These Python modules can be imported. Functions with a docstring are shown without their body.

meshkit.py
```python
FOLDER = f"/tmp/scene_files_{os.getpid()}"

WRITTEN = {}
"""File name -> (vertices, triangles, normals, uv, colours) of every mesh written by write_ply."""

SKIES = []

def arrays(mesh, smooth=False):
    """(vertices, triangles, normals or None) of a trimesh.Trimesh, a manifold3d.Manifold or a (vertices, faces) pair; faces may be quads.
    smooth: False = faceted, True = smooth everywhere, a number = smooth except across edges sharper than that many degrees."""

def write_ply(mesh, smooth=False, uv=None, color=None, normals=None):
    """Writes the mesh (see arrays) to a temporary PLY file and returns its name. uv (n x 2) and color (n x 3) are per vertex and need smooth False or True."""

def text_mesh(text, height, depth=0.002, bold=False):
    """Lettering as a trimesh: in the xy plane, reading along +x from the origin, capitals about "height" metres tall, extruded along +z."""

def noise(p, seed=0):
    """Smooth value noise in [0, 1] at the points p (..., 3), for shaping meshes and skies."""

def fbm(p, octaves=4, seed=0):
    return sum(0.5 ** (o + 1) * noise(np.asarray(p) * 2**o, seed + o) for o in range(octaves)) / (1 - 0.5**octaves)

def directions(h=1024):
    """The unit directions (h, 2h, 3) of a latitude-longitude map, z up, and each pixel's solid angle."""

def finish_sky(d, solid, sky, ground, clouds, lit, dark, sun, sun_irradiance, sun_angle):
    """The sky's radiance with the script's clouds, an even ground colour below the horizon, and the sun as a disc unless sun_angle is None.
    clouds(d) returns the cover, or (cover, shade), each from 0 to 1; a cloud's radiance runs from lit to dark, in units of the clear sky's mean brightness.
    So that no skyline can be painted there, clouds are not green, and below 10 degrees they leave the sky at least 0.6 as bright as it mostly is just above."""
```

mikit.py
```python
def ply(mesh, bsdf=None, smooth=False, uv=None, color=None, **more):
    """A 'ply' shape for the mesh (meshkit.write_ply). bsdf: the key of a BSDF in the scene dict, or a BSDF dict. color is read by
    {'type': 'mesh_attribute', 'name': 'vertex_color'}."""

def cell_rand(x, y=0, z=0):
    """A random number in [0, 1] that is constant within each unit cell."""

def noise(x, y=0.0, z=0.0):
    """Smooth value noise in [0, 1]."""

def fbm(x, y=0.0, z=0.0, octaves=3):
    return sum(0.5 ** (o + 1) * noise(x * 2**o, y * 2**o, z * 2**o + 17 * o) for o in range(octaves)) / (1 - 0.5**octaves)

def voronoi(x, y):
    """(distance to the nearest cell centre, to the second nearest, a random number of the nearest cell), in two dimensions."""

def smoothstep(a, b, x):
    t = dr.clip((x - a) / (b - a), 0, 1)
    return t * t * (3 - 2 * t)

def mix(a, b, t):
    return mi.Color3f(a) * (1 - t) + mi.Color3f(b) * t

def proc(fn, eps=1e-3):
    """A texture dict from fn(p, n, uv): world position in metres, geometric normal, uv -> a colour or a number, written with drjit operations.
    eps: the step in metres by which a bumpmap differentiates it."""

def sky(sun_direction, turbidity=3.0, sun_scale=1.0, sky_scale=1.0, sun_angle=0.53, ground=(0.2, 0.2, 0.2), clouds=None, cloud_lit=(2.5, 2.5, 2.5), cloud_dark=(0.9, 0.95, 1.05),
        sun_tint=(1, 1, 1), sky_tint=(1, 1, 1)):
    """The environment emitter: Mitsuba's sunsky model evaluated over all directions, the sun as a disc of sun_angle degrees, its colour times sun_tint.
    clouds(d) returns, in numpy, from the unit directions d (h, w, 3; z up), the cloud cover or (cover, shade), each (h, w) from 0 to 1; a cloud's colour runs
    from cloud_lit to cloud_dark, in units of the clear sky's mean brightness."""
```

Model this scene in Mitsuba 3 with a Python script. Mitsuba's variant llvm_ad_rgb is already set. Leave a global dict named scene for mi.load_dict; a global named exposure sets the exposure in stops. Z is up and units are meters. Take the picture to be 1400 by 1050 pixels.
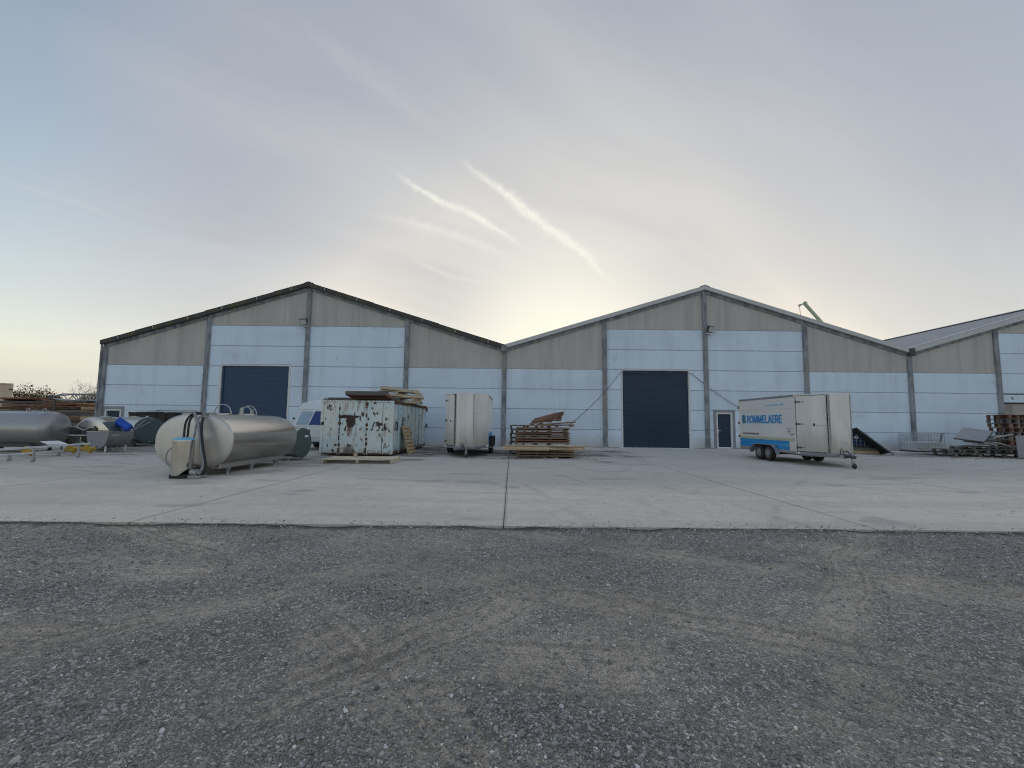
import math, random
import numpy as np
import drjit as dr
import trimesh
import mitsuba as mi
import mikit, meshkit
from mikit import proc, noise, fbm, voronoi, cell_rand, smoothstep, mix

T = mi.ScalarTransform4f
RNG = np.random.default_rng(20240117)
random.seed(7)
scene, labels = {}, {}

# ------------------------------------------------------------------ camera, sky, exposure
PITCH, ROLL, EYE = math.atan(52 / 600), 0.0102, 1.45
scene['camera'] = {
    'type': 'perspective', 'fov': 2 * math.degrees(math.atan(700 / 600)), 'fov_axis': 'x',
    'near_clip': 0.05, 'far_clip': 6000.0,
    'to_world': T().look_at(origin=[0, 0, EYE], target=[0, math.cos(PITCH), EYE + math.sin(PITCH)],
                            up=[-math.sin(ROLL), -math.sin(PITCH) * math.cos(ROLL), math.cos(PITCH) * math.cos(ROLL)])}
SUN_AZ, SUN_EL = math.radians(7), math.radians(8)
SUN = [math.sin(SUN_AZ) * math.cos(SUN_EL), math.cos(SUN_AZ) * math.cos(SUN_EL), math.sin(SUN_EL)]
exposure = 3.22


def seg_distance(gx, gz, pts):
    """Distance to a polyline, and the share of its length, in the plane one metre in front."""
    best, along = np.full(gx.shape, 9.0), np.zeros(gx.shape)
    n = len(pts) - 1
    for i in range(n):
        (ax, az), (bx, bz) = pts[i], pts[i + 1]
        t = np.clip(((gx - ax) * (bx - ax) + (gz - az) * (bz - az)) / ((bx - ax) ** 2 + (bz - az) ** 2), 0, 1)
        q = np.hypot(gx - ax - t * (bx - ax), gz - az - t * (bz - az))
        along = np.where(q < best, (i + t) / n, along)
        best = np.minimum(best, q)
    return best, along


CONTRAILS = [  # polyline (right, up) as tangents from due ahead, half width, strength
    ([(-.146, .645), (-.10, .598), (-.022, .542), (.048, .481), (.126, .428), (.177, .386), (.206, .348), (.253, .307)], .0076, .92),
    ([(-.31, .612), (-.245, .561), (-.178, .52), (-.099, .489), (-.021, .441), (.045, .392)], .0056, .80),
    ([(-.385, .50), (-.281, .474), (-.194, .454), (-.107, .426), (-.038, .397), (.035, .364)], .0095, .30),
    ([(-.26, .395), (-.20, .36), (-.15, .338), (-.03, .315)], .0045, .24),
    ([(-1.30, .585), (-1.08, .52), (-.9, .46)], .004, .20),
    ([(-.589, 1.034), (-.419, .881), (-.254, .75), (-.16, .667)], .016, .07),
]


def clouds(d):
    x, y, z = d[..., 0], d[..., 1], d[..., 2]
    ahead = y > 0.05
    yy = np.where(ahead, y, 1.0)
    gx, gz = np.where(ahead, x / yy, 9.0), np.where(ahead, z / yy, 9.0)
    up = np.clip(z, 0.0, 1)
    # high cirrus in a flat layer, streaked from lower right to upper left
    px, py = x / (up + 0.16), y / (up + 0.16)
    a = 0.62
    s, t = px * np.cos(a) + py * np.sin(a), -px * np.sin(a) + py * np.cos(a)
    P = lambda u, v, w: np.stack([u, v, np.full_like(u, w)], -1)
    wob = meshkit.fbm(P(px * 0.7, py * 0.7, 3.1), 3, 5)
    soft = meshkit.fbm(P(t * 1.1 + 1.3 * wob, s * 0.35, 0.4), 4, 11)
    fine = meshkit.fbm(P(t * 5.5 + 2.4 * wob, s * 0.8 + wob, 7.7), 6, 23)
    ang = np.degrees(np.arccos(np.clip(d @ (np.array(SUN) / np.linalg.norm(SUN)), -1, 1)))
    sm = lambda e0, e1, v: (lambda q: q * q * (3 - 2 * q))(np.clip((v - e0) / (e1 - e0), 0, 1))
    veil = 0.74 + 0.75 * (soft - 0.5) + 0.3 * (fine - 0.5)
    gap = sm(0.0, 1.0, (-gx - 0.62) / 0.75) * sm(0.06, 0.20, gz) * (0.62 + 0.9 * (soft - 0.45))
    veil = veil - np.where(ahead, np.clip(gap, 0, 0.55), 0)
    near = 1 - sm(15, 46, ang)
    cover = np.clip(veil, 0.1, 0.94)
    cover = np.maximum(cover, 0.965 * near ** 0.7)
    low = 1 - sm(0.0, 0.22, z)
    cover = cover * (1 - 0.10 * low * (1 - near))
    shade = sm(-2, 46, ang) ** 0.8 + 0.65 * (0.5 - fine) * sm(6, 20, ang) - 0.40 * (soft - 0.5)
    shade = (0.26 + 0.74 * np.clip(shade, 0, 1)) * (0.62 + 0.38 * sm(-0.04, 0.42, z)) * sm(-6, 20, ang)
    # away from the sun the veil thins out and the clear evening sky shows
    cover = cover * (1 - 0.55 * sm(75, 125, ang) * (1 - sm(0.35, 0.9, z)))
    trail = np.zeros_like(x)
    for pts, w, k in CONTRAILS:
        q, along = seg_distance(gx, gz, pts)
        ww = w * (0.35 + 1.1 * np.sin(np.pi * np.clip(along * 0.86 + 0.1, 0, 1))) * (0.40 + 1.2 * meshkit.fbm(P(gx * 55, gz * 55, 2.0), 4, 41))
        ends = sm(0, 0.35, along) * (1 - sm(0.72, 1.0, along))
        trail = np.maximum(trail, k * ends * np.exp(-((q / ww) ** 2)) * (0.30 + 1.3 * meshkit.fbm(P(gx * 150 + gz * 60, gz * 110 - gx * 60, 5.0), 4, 43)))
    trail = np.where(ahead, np.clip(trail, 0, 0.8), 0)
    shade = np.clip(shade, 0, 1) * (1 - trail) + 0.0 * trail
    return np.maximum(cover, cover + trail * (1 - cover)), np.clip(shade, 0, 1)


scene['sky'] = mikit.sky(SUN, turbidity=4, sun_scale=0.10, sun_angle=2.0, clouds=clouds, cloud_lit=(2.08, 2.05, 1.82), cloud_dark=(.95, .985, 1.10), sky_tint=(1.01, .99, 1.05))

# ------------------------------------------------------------------ mesh and naming helpers
_BOX = None


def _bevel_topology():
    global _BOX
    pts = np.array([[sx * (1 - (k != 0) * .3), sy * (1 - (k != 1) * .3), sz * (1 - (k != 2) * .3)] for sx in (-1, 1) for sy in (-1, 1) for sz in (-1, 1) for k in range(3)], float)
    hull = trimesh.convex.convex_hull(pts)
    idx = np.array([np.argmin(((pts - v) ** 2).sum(1)) for v in hull.vertices])
    sg = np.array([[sx, sy, sz] for sx in (-1, 1) for sy in (-1, 1) for sz in (-1, 1) for k in range(3)], float)
    inset = np.array([[k != 0, k != 1, k != 2] for sx in (-1, 1) for sy in (-1, 1) for sz in (-1, 1) for k in range(3)], float)
    _BOX = (sg, inset, idx[hull.faces])


_bevel_topology()
QUADS = np.array([[0, 1, 3, 2], [4, 6, 7, 5], [0, 4, 5, 1], [2, 3, 7, 6], [0, 2, 6, 4], [1, 5, 7, 3]])
BOXTRI = np.vstack([QUADS[:, [0, 1, 2]], QUADS[:, [0, 2, 3]]])


def rot(axis, deg):
    return trimesh.transformations.rotation_matrix(math.radians(deg), {'x': [1, 0, 0], 'y': [0, 1, 0], 'z': [0, 0, 1]}[axis] if isinstance(axis, str) else axis)[:3, :3]


def frame(p0, p1, up=(0, 0, 1)):
    z = np.asarray(p1, float) - np.asarray(p0, float)
    L = np.linalg.norm(z)
    z /= L
    u = np.asarray(up, float)
    if abs(z @ u) > .98:
        u = np.array([0, 1.0, 0]) if abs(z[1]) < .9 else np.array([1.0, 0, 0])
    x = np.cross(u, z)
    x /= np.linalg.norm(x)
    return x, np.cross(z, x), z, L


class MB:
    """Collects pieces of one mesh."""

    def __init__(s):
        s.v, s.f, s.n = [], [], 0

    def add(s, v, f):
        v = np.asarray(v, float)
        s.v.append(v)
        s.f.append(np.asarray(f, int) + s.n)
        s.n += len(v)
        return s

    def box(s, c, d, R=None, bev=0.0):
        h = np.asarray(d, float) / 2
        if bev > 0:
            sg, ins, f = _BOX
            v = sg * (h - ins * min(bev, .45 * min(d)))
        else:
            v = np.array([[x, y, z] for x in (-1, 1) for y in (-1, 1) for z in (-1, 1)], float) * h
            f = BOXTRI
        if R is not None:
            v = v @ np.asarray(R).T
        return s.add(v + np.asarray(c, float), f)

    def bb(s, x0, x1, y0, y1, z0, z1, bev=0.0):
        return s.box(((x0 + x1) / 2, (y0 + y1) / 2, (z0 + z1) / 2), (x1 - x0, y1 - y0, z1 - z0), None, bev)

    def beam(s, p0, p1, w, h, up=(0, 0, 1), bev=0.0):
        x, y, z, L = frame(p0, p1, up)
        return s.box((np.asarray(p0, float) + np.asarray(p1, float)) / 2, (w, h, L), np.stack([x, y, z], 1), bev)

    def cyl(s, p0, p1, r0, r1=None, n=16, cap=True):
        r1 = r0 if r1 is None else r1
        x, y, z, L = frame(p0, p1)
        a = np.arange(n) * 2 * np.pi / n
        ring = np.cos(a)[:, None] * x + np.sin(a)[:, None] * y
        p0, p1 = np.asarray(p0, float), np.asarray(p1, float)
        v = np.vstack([p0 + ring * r0, p1 + ring * r1])
        i = np.arange(n)
        j = (i + 1) % n
        f = [np.stack([i, j, j + n], 1), np.stack([i, j + n, i + n], 1)]
        if cap:
            v = np.vstack([v, v, [p0], [p1]])
            f += [np.stack([j + 2 * n, i + 2 * n, i * 0 + 4 * n], 1), np.stack([i + 3 * n, j + 3 * n, i * 0 + 4 * n + 1], 1)]
        return s.add(v, np.vstack(f))

    def tube(s, pts, r, n=8, closed=False):
        p = np.asarray(pts, float)
        m = len(p)
        t = (np.roll(p, -1, 0) - np.roll(p, 1, 0)) if closed else np.gradient(p, axis=0)
        t /= np.linalg.norm(t, axis=1, keepdims=True) + 1e-12
        x = np.cross(t[0], [0, 0, 1.0] if abs(t[0][2]) < .9 else [1.0, 0, 0])
        xs = []
        for k in range(m):
            x = x - t[k] * (x @ t[k])
            x = x / np.linalg.norm(x)
            xs.append(x)
        xs = np.array(xs)
        ys = np.cross(t, xs)
        a = np.arange(n) * 2 * np.pi / n
        R = np.broadcast_to(r, (m,))[:, None, None]
        v = (p[:, None] + R * (np.cos(a)[None, :, None] * xs[:, None] + np.sin(a)[None, :, None] * ys[:, None])).reshape(-1, 3)
        f = []
        for k in range(m if closed else m - 1):
            for i in range(n):
                j, k2 = (i + 1) % n, (k + 1) % m
                f += [[k * n + i, k * n + j, k2 * n + j], [k * n + i, k2 * n + j, k2 * n + i]]
        v = np.vstack([v, p[:1], p[-1:]])
        if not closed:
            for i in range(n):
                j = (i + 1) % n
                f += [[j, i, m * n], [(m - 1) * n + i, (m - 1) * n + j, m * n + 1]]
        return s.add(v, f)

    def torus(s, c, axis, R, r, n=28, m=10):
        x, y, z, _ = frame((0, 0, 0), axis)
        a = np.arange(n) * 2 * np.pi / n
        return s.tube(np.asarray(c, float) + R * (np.cos(a)[:, None] * x + np.sin(a)[:, None] * y), r, m, True)

    def loft(s, rings, closed=True, cap0=True, cap1=True):
        """rings: list of (n, 3) loops, wound so that the surface faces outwards."""
        n = len(rings[0])
        v = np.vstack(rings)
        f = []
        i = np.arange(n if closed else n - 1)
        j = (i + 1) % n
        for k in range(len(rings) - 1):
            f += [np.stack([k * n + i, k * n + j, k * n + n + j], 1), np.stack([k * n + i, k * n + n + j, k * n + n + i], 1)]
        b = (len(rings) - 1) * n
        if cap0:
            f.append(np.stack([j, i, i * 0 + len(v)], 1))
            v = np.vstack([v, rings[0].mean(0)])
        if cap1:
            f.append(np.stack([b + i, b + j, i * 0 + len(v)], 1))
            v = np.vstack([v, rings[-1].mean(0)])
        return s.add(v, np.vstack(f))

    def prism(s, poly, a, b, axis='z'):
        """Extrudes a polygon: axis z -> poly in xy; axis y -> poly in xz, from y=a to y=b; axis x -> poly in yz."""
        from shapely.geometry import Polygon
        m = trimesh.creation.extrude_polygon(poly if hasattr(poly, 'exterior') else Polygon(poly), b - a, engine='earcut')
        v = np.array(m.vertices)
        f = np.array(m.faces)
        if axis == 'y':
            v = np.stack([v[:, 0], a + v[:, 2], v[:, 1]], 1)
            f = f[:, ::-1]
        elif axis == 'x':
            v = np.stack([a + v[:, 2], v[:, 0], v[:, 1]], 1)
        else:
            v = v + [0, 0, a]
        return s.add(v, f)

    def text(s, text, height, R, at, depth=.003, bold=False, sx=1.0):
        m = meshkit.text_mesh(text, height, depth, bold)
        return s.add((np.array(m.vertices) * [sx, 1, 1]) @ np.asarray(R).T + np.asarray(at, float), m.faces)

    def move(s, M=None, t=(0, 0, 0)):
        s.v = [(v @ np.asarray(M).T if M is not None else v) + np.asarray(t, float) for v in s.v]
        return s

    def mesh(s):
        return trimesh.Trimesh(np.vstack(s.v), np.vstack(s.f), process=False)


def numbered(name):
    if name not in labels and name not in scene:
        return name
    i = 1
    while f'{name}_{i:03d}' in labels or f'{name}_{i:03d}' in scene:
        i += 1
    return f'{name}_{i:03d}'


def thing(name, label, cat, group=None):
    k = numbered(name)
    labels[k] = {'label': label, 'category': cat}
    if group:
        labels[k]['group'] = group
    return k


def put(parent, name, mb, bsdf, smooth=False, label=None, M=None, t=None, **extra):
    """One part of PARENT (or of a part)."""
    k = numbered(f'{parent}__{name}')
    m = mb.mesh() if isinstance(mb, MB) else mb
    if M is not None or t is not None:
        v = np.array(m.vertices)
        v = (v @ np.asarray(M).T if M is not None else v) + (np.asarray(t, float) if t is not None else 0)
        m = trimesh.Trimesh(v, m.faces, process=False)
    scene[k] = mikit.ply(m, bsdf, smooth=smooth)
    if label or extra:
        labels[k] = ({'label': label} if label else {}) | extra
    return k


def solo(name, mb, bsdf, label, cat=None, smooth=False, group=None, kind=None):
    k = numbered(name)
    labels[k] = {'label': label}
    if cat:
        labels[k]['category'] = cat
    if group:
        labels[k]['group'] = group
    if kind:
        labels[k]['kind'] = kind
    scene[k] = mikit.ply(mb.mesh() if isinstance(mb, MB) else mb, bsdf, smooth=smooth)
    return k


# ------------------------------------------------------------------ materials
def pbr(color, rough=.6, metal=0.0, bump=None, scale=None, **kw):
    b = {'type': 'principled', 'base_color': proc(color) if callable(color) else {'type': 'rgb', 'value': list(color)},
         'roughness': proc(rough) if callable(rough) else rough, 'metallic': metal, **kw}
    if bump is not None:
        b = {'type': 'bumpmap', 'bump': proc(bump, eps=4e-3), 'scale': 1.0, 'nested': b}
    return {'type': 'twosided', 'b': b}


def mat(name, *a, **k):
    scene[name] = pbr(*a, **k)


def grime(p, z0=1.0):
    """Splash dirt that climbs unevenly from the foot of a wall."""
    return smoothstep(z0, 0.0, p.z + 0.9 * (fbm(p.x * 1.3, p.y * 1.3, p.z * .7, 3) - .42))


def c_white_panel(p, n, uv):
    streak = fbm(p.x * 2.6, p.z * .22, 3.0, 4)
    blot = fbm(p.x * .55, p.z * 1.1, 8.0, 3)
    c = mix((.70, .81, .935), (.61, .70, .805), smoothstep(.42, .78, streak) * .55 + .45 * smoothstep(.45, .8, blot))
    row = cell_rand(dr.floor((p.z + .13) / 1.2), dr.floor(p.x / 6.1), 2)
    c = c * (0.95 + 0.07 * row)
    spot = smoothstep(.80, .84, noise(p.x * 1.3, p.z * 1.7, 4.0)) * smoothstep(.62, .8, noise(p.x * 6, p.z * 3, 1.0))
    c = mix(c, (.42, .44, .46), .22 * spot)
    return mix(c, (.46, .42, .35), .62 * grime(p, .95))


def c_gable(p, n, uv):
    streak = fbm(p.x * 3.4, p.z * .16, 1.0, 4)
    drip = smoothstep(.60, .82, noise(p.x * 5.3, p.z * .28, 9.0))
    cloud = fbm(p.x * .5, p.z * .5, 5.0, 3)
    c = mix((.57, .53, .495), (.48, .45, .422), smoothstep(.3, .75, streak) * .5 + .5 * cloud)
    return mix(c, (.37, .35, .325), .30 * drip)


def c_post(p, n, uv):
    a = fbm(p.x * 5, p.y * 5, p.z * 1.4, 4)
    c = mix((.33, .345, .365), (.17, .18, .20), smoothstep(.3, .72, a))
    return mix(c, (.30, .28, .23), .5 * smoothstep(.55, .8, fbm(p.x * 2, 2.0, p.z * .6, 3)))


def c_roof_old(p, n, uv):
    a = fbm(p.x * 2.2, p.y * 2.2, p.z * 2.2, 4)
    c = mix((.105, .105, .10), (.055, .055, .052), a)
    return mix(c, (.12, .11, .055), .8 * smoothstep(.56, .72, fbm(p.x * 3.1, p.y * 3.1, 7.0, 3)))


def c_roof_new(p, n, uv):
    a = fbm(p.x * .8, p.y * .25, 2.0, 3)
    return mix((.40, .40, .41), (.32, .32, .33), a)


def c_yard(p, n, uv):
    big = fbm(p.x * .22, p.y * .35, 1.0, 4)
    drag = fbm(p.x * .30 + .5 * p.y, p.y * 2.6, 4.0, 4)
    fine = fbm(p.x * 9, p.y * 9, 2.0, 3)
    grain = noise(p.x * 60, p.y * 60, 0)
    c = mix((.62, .565, .485), (.53, .485, .42), smoothstep(.3, .7, big))
    c = mix(c, (.42, .395, .36), .34 * smoothstep(.48, .78, drag))
    c = mix(c, (.37, .36, .345), .75 * smoothstep(7.2, 15.0, p.y + 2.0 * (big - .5)))
    c = c * (0.86 + .20 * fine) * (.93 + .14 * grain)
    # dark packed dirt along the joints between the slabs
    u = (p.x + .10) / 5.24 + .004 * (noise(p.y * .9, 1.0, 0) - .5)
    dj = dr.abs(u - dr.floor(u + .5)) * 5.24
    c = c * (1 - .26 * smoothstep(.05, .012, dj) * smoothstep(.15, .55, noise(p.y * .7, dr.floor(u + .5), 3.0) + .12))
    # trodden dirt, sawdust and wood crumbs, plus painted contact shade under stored things
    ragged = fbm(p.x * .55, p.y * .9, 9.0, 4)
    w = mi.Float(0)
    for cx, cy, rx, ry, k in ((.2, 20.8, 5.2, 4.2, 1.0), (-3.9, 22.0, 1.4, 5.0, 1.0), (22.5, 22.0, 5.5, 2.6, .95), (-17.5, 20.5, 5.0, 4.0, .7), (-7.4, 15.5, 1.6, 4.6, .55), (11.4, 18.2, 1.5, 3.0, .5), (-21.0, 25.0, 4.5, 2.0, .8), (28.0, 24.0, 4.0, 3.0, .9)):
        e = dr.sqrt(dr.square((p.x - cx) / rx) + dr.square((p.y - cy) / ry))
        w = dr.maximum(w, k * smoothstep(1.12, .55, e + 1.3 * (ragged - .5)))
    dirt = mix((.060, .058, .056), (.19, .18, .165), smoothstep(.38, .72, fbm(p.x * 2.4, p.y * 4.2, 5.0, 4)))  # dirt tone that also paints the shade beneath standing things
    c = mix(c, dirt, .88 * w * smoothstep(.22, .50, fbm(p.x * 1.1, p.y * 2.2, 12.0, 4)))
    oil = smoothstep(.70, .80, fbm(p.x * .7 + 9, p.y * 1.2, 6.0, 3))
    c = mix(c, (.27, .262, .25), .45 * oil)
    # tyre arcs
    for cx, cy, R, s in TYRE_ARCS:
        d = dr.abs(dr.sqrt(dr.square(p.x - cx) + dr.square(p.y - cy)) - R)
        d = dr.minimum(d, dr.abs(d - 1.55))
        c = c * (1 - s * smoothstep(.15, .02, d) * smoothstep(.42, .66, fbm(p.x * .8, p.y * .8, 3.3, 3)))
    return c


TYRE_ARCS = [(-30.0, 2.0, 33.0, .13), (26.0, -6.0, 27.0, .12), (3.0, 44.0, 33.5, .14), (-9.0, 40.0, 27.0, .12), (40.0, 34.0, 38.0, .12)]
# tracks worn into the gravel: circles (centre, radius), half width, sunken depth
RUTS = [(-14.0, -9.5, 16.2, .30, .016), (-14.0, -9.5, 18.0, .30, .016), (7.5, 16.0, 14.0, .26, .014), (7.5, 16.0, 12.3, .26, .014),
        (-2.0, -24.0, 28.6, .40, .012), (-2.0, -24.0, 26.9, .40, .012), (16.5, -6.0, 15.2, .24, .012), (16.5, -6.0, 16.9, .24, .012),
        (-26.0, 26.0, 32.5, .28, .014), (-26.0, 26.0, 34.2, .28, .014)]


def c_gravel(p, n, uv):
    """Grey crushed stone with tan-grey fines pressed into it along the wheel tracks."""
    wx = p.x + .30 * (fbm(p.x * .9, p.y * .9, 1.0, 3) - .5)
    wy = p.y + .30 * (fbm(p.x * .9, p.y * .9, 6.0, 3) - .5)
    worn, lines = mi.Float(0), mi.Float(0)
    for i, (cx, cy, R, w, h) in enumerate(RUTS):
        d = dr.abs(dr.sqrt(dr.square(wx - cx) + dr.square(wy - cy)) - R)
        arc = dr.atan2(wy - cy, wx - cx) * R
        on = smoothstep(w * 1.25, w * .5, d) * smoothstep(.30, .58, fbm(arc * .45, 3.0 * i, 1.0, 3))
        worn = dr.maximum(worn, on * (.62 + .5 * noise(d * 26.0, arc * .8, cx)))
        lines = dr.maximum(lines, on * smoothstep(.50, .70, noise(d * 34.0 + 5.0, arc * .5, cx + 9.0)))
    # streaks dragged by turning wheels
    s, q = p.x * .86 + p.y * .51, -p.x * .51 + p.y * .86
    bend = fbm(p.x * .35, p.y * .35, 9.0, 2)
    streak = fbm(s * .55 + 2.0 * bend, q * 2.6 + 1.5 * bend, 3.0, 5)
    patch = fbm(p.x * .55, p.y * .8, 5.0, 4)
    t = dr.clip(.55 * worn + 1.7 * (.55 * streak + .45 * patch - .395), 0, 1)
    t = smoothstep(.0, .85, t + .45 * (fbm(p.x * 5.0, p.y * 5.0, 2.0, 4) - .5))
    a, b, r = voronoi(p.x * 58 + 1.4 * noise(p.x * 21, p.y * 21, 0), p.y * 58 + 1.4 * noise(p.x * 21, p.y * 21, 5.0))
    a2, b2, r2 = voronoi(p.x * 130, p.y * 130)
    stone = mix((.142, .137, .131), (.37, .355, .335), r * r * r)
    stone = stone * (.50 + .64 * smoothstep(.02, .30, b - a)) * (.62 + .76 * r2)
    fines = mix((.345, .315, .268), (.235, .216, .188), fbm(p.x * 13, p.y * 13, 4.0, 3)) * (.58 + .78 * r2)
    c = mix(stone, fines, t * (.45 + .55 * smoothstep(.35, .6, fbm(p.x * 20, p.y * 20, 8.0, 2))))
    c = c * (.80 + .40 * fbm(p.x * 1.1, p.y * 1.6, 11.0, 3)) * (1 - .26 * lines)
    edge = smoothstep(6.10, 6.27, p.y + .10 * noise(p.x * 5, 0, 0))  # dark strip painting the shadow line along the slab edge
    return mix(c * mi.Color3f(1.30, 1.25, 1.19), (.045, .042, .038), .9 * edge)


def h_gravel(p, n, uv):
    a, b, r = voronoi(p.x * 58 + 1.4 * noise(p.x * 21, p.y * 21, 0), p.y * 58 + 1.4 * noise(p.x * 21, p.y * 21, 5.0))
    a2, b2, r2 = voronoi(p.x * 130, p.y * 130)
    return .0055 * (b - a) * r + .002 * (b2 - a2)


def c_dirt(p, n, uv):
    a = fbm(p.x * .05, p.y * .05, 1.0, 4)
    return mix((.13, .12, .09), (.07, .08, .04), smoothstep(.35, .65, a)) * (.8 + .4 * fbm(p.x, p.y, 2.0, 3))


def rusty(paint, worn, amount, zfoot):
    def fn(p, n, uv):
        w = fbm(p.x * 1.2, p.y * 1.2, p.z * .8, 4)
        c = mix(paint, worn, smoothstep(.40, .66, w))
        s = fbm(p.x * 8.5, p.y * 8.5, p.z * 4.6, 5)
        v = fbm(p.x * 13, p.y * 13, p.z * .9, 4)
        run = smoothstep(.50, .70, v) * smoothstep(.40, .60, fbm(p.x * 2, p.y * 2, p.z * 1.2, 3))
        c = mix(c, (.32, .215, .145), .70 * run)
        edge = smoothstep(.66 - amount, .70 - amount, s)
        c = mix(c, (.24, .15, .095), .7 * edge)
        c = mix(c, (.060, .040, .030), smoothstep(.69 - amount, .735 - amount, s))
        foot = smoothstep(zfoot, 0.05, p.z + .5 * (s - .45))
        return mix(c, (.13, .085, .055), .55 * foot)
    return fn


def c_container_front(p, n, uv):
    c = rusty((.64, .75, .76), (.71, .73, .69), .026, .34)(p, n, uv)
    # the big scraped-through patch on the middle panel, with rust running down from it
    qx, qz = p.x + 6.62, p.z - 1.42
    wob = .34 * (fbm(p.x * 6, p.z * 6, 2.0, 4) - .5)
    hole = smoothstep(1.15, .85, dr.sqrt(dr.square(qx / .20) + dr.square(qz / .30)) + 1.5 * wob)
    bar = smoothstep(1.2, .8, dr.sqrt(dr.square((qx + .02) / .40) + dr.square((qz - .18) / .07)) + 3.0 * wob)
    run = smoothstep(.17, .05, dr.abs(qx + .03 + .25 * wob)) * smoothstep(-.75, -.3, qz) * smoothstep(.1, -.2, qz)
    low = smoothstep(1.2, .6, dr.sqrt(dr.square(qx / .30) + dr.square((p.z - .12) / .34)) + 2.4 * wob)
    c = mix(c, (.20, .085, .055), .9 * run)
    c = mix(c, (.10, .06, .04), .75 * low)
    return mix(c, (.045, .028, .022), dr.maximum(hole, bar))


def c_steel(p, n, uv):
    a = fbm(p.x * 2, p.y * .6, p.z * 2, 3)
    return mix((.66, .635, .59), (.47, .45, .42), a) * (.96 + .08 * noise(p.x * 30, p.y * 1.3, p.z * 30))


def r_steel(p, n, uv):
    return .20 + .12 * fbm(p.x * 1.6, p.y * .8, p.z * 1.6, 3)


def c_steel_face(p, n, uv):
    return mix((.70, .665, .62), (.58, .56, .54), fbm(p.x * 9, p.y * 2, p.z * 1.2, 4))


def wood(light, dark, along):
    def fn(p, n, uv):
        q = [p.x, p.y, p.z]
        s = [1.2 if i == along else 22.0 for i in range(3)]
        g = fbm(q[0] * s[0], q[1] * s[1], q[2] * s[2], 4)
        b = cell_rand(dr.floor(p.x * (1 if along == 0 else 7) + .31), dr.floor(p.y * (1 if along == 1 else 7)), dr.floor(p.z * 11))
        return mix(light, dark, smoothstep(.25, .75, g) * .75 + .25 * b) * (.72 + .4 * b)
    return fn


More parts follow.
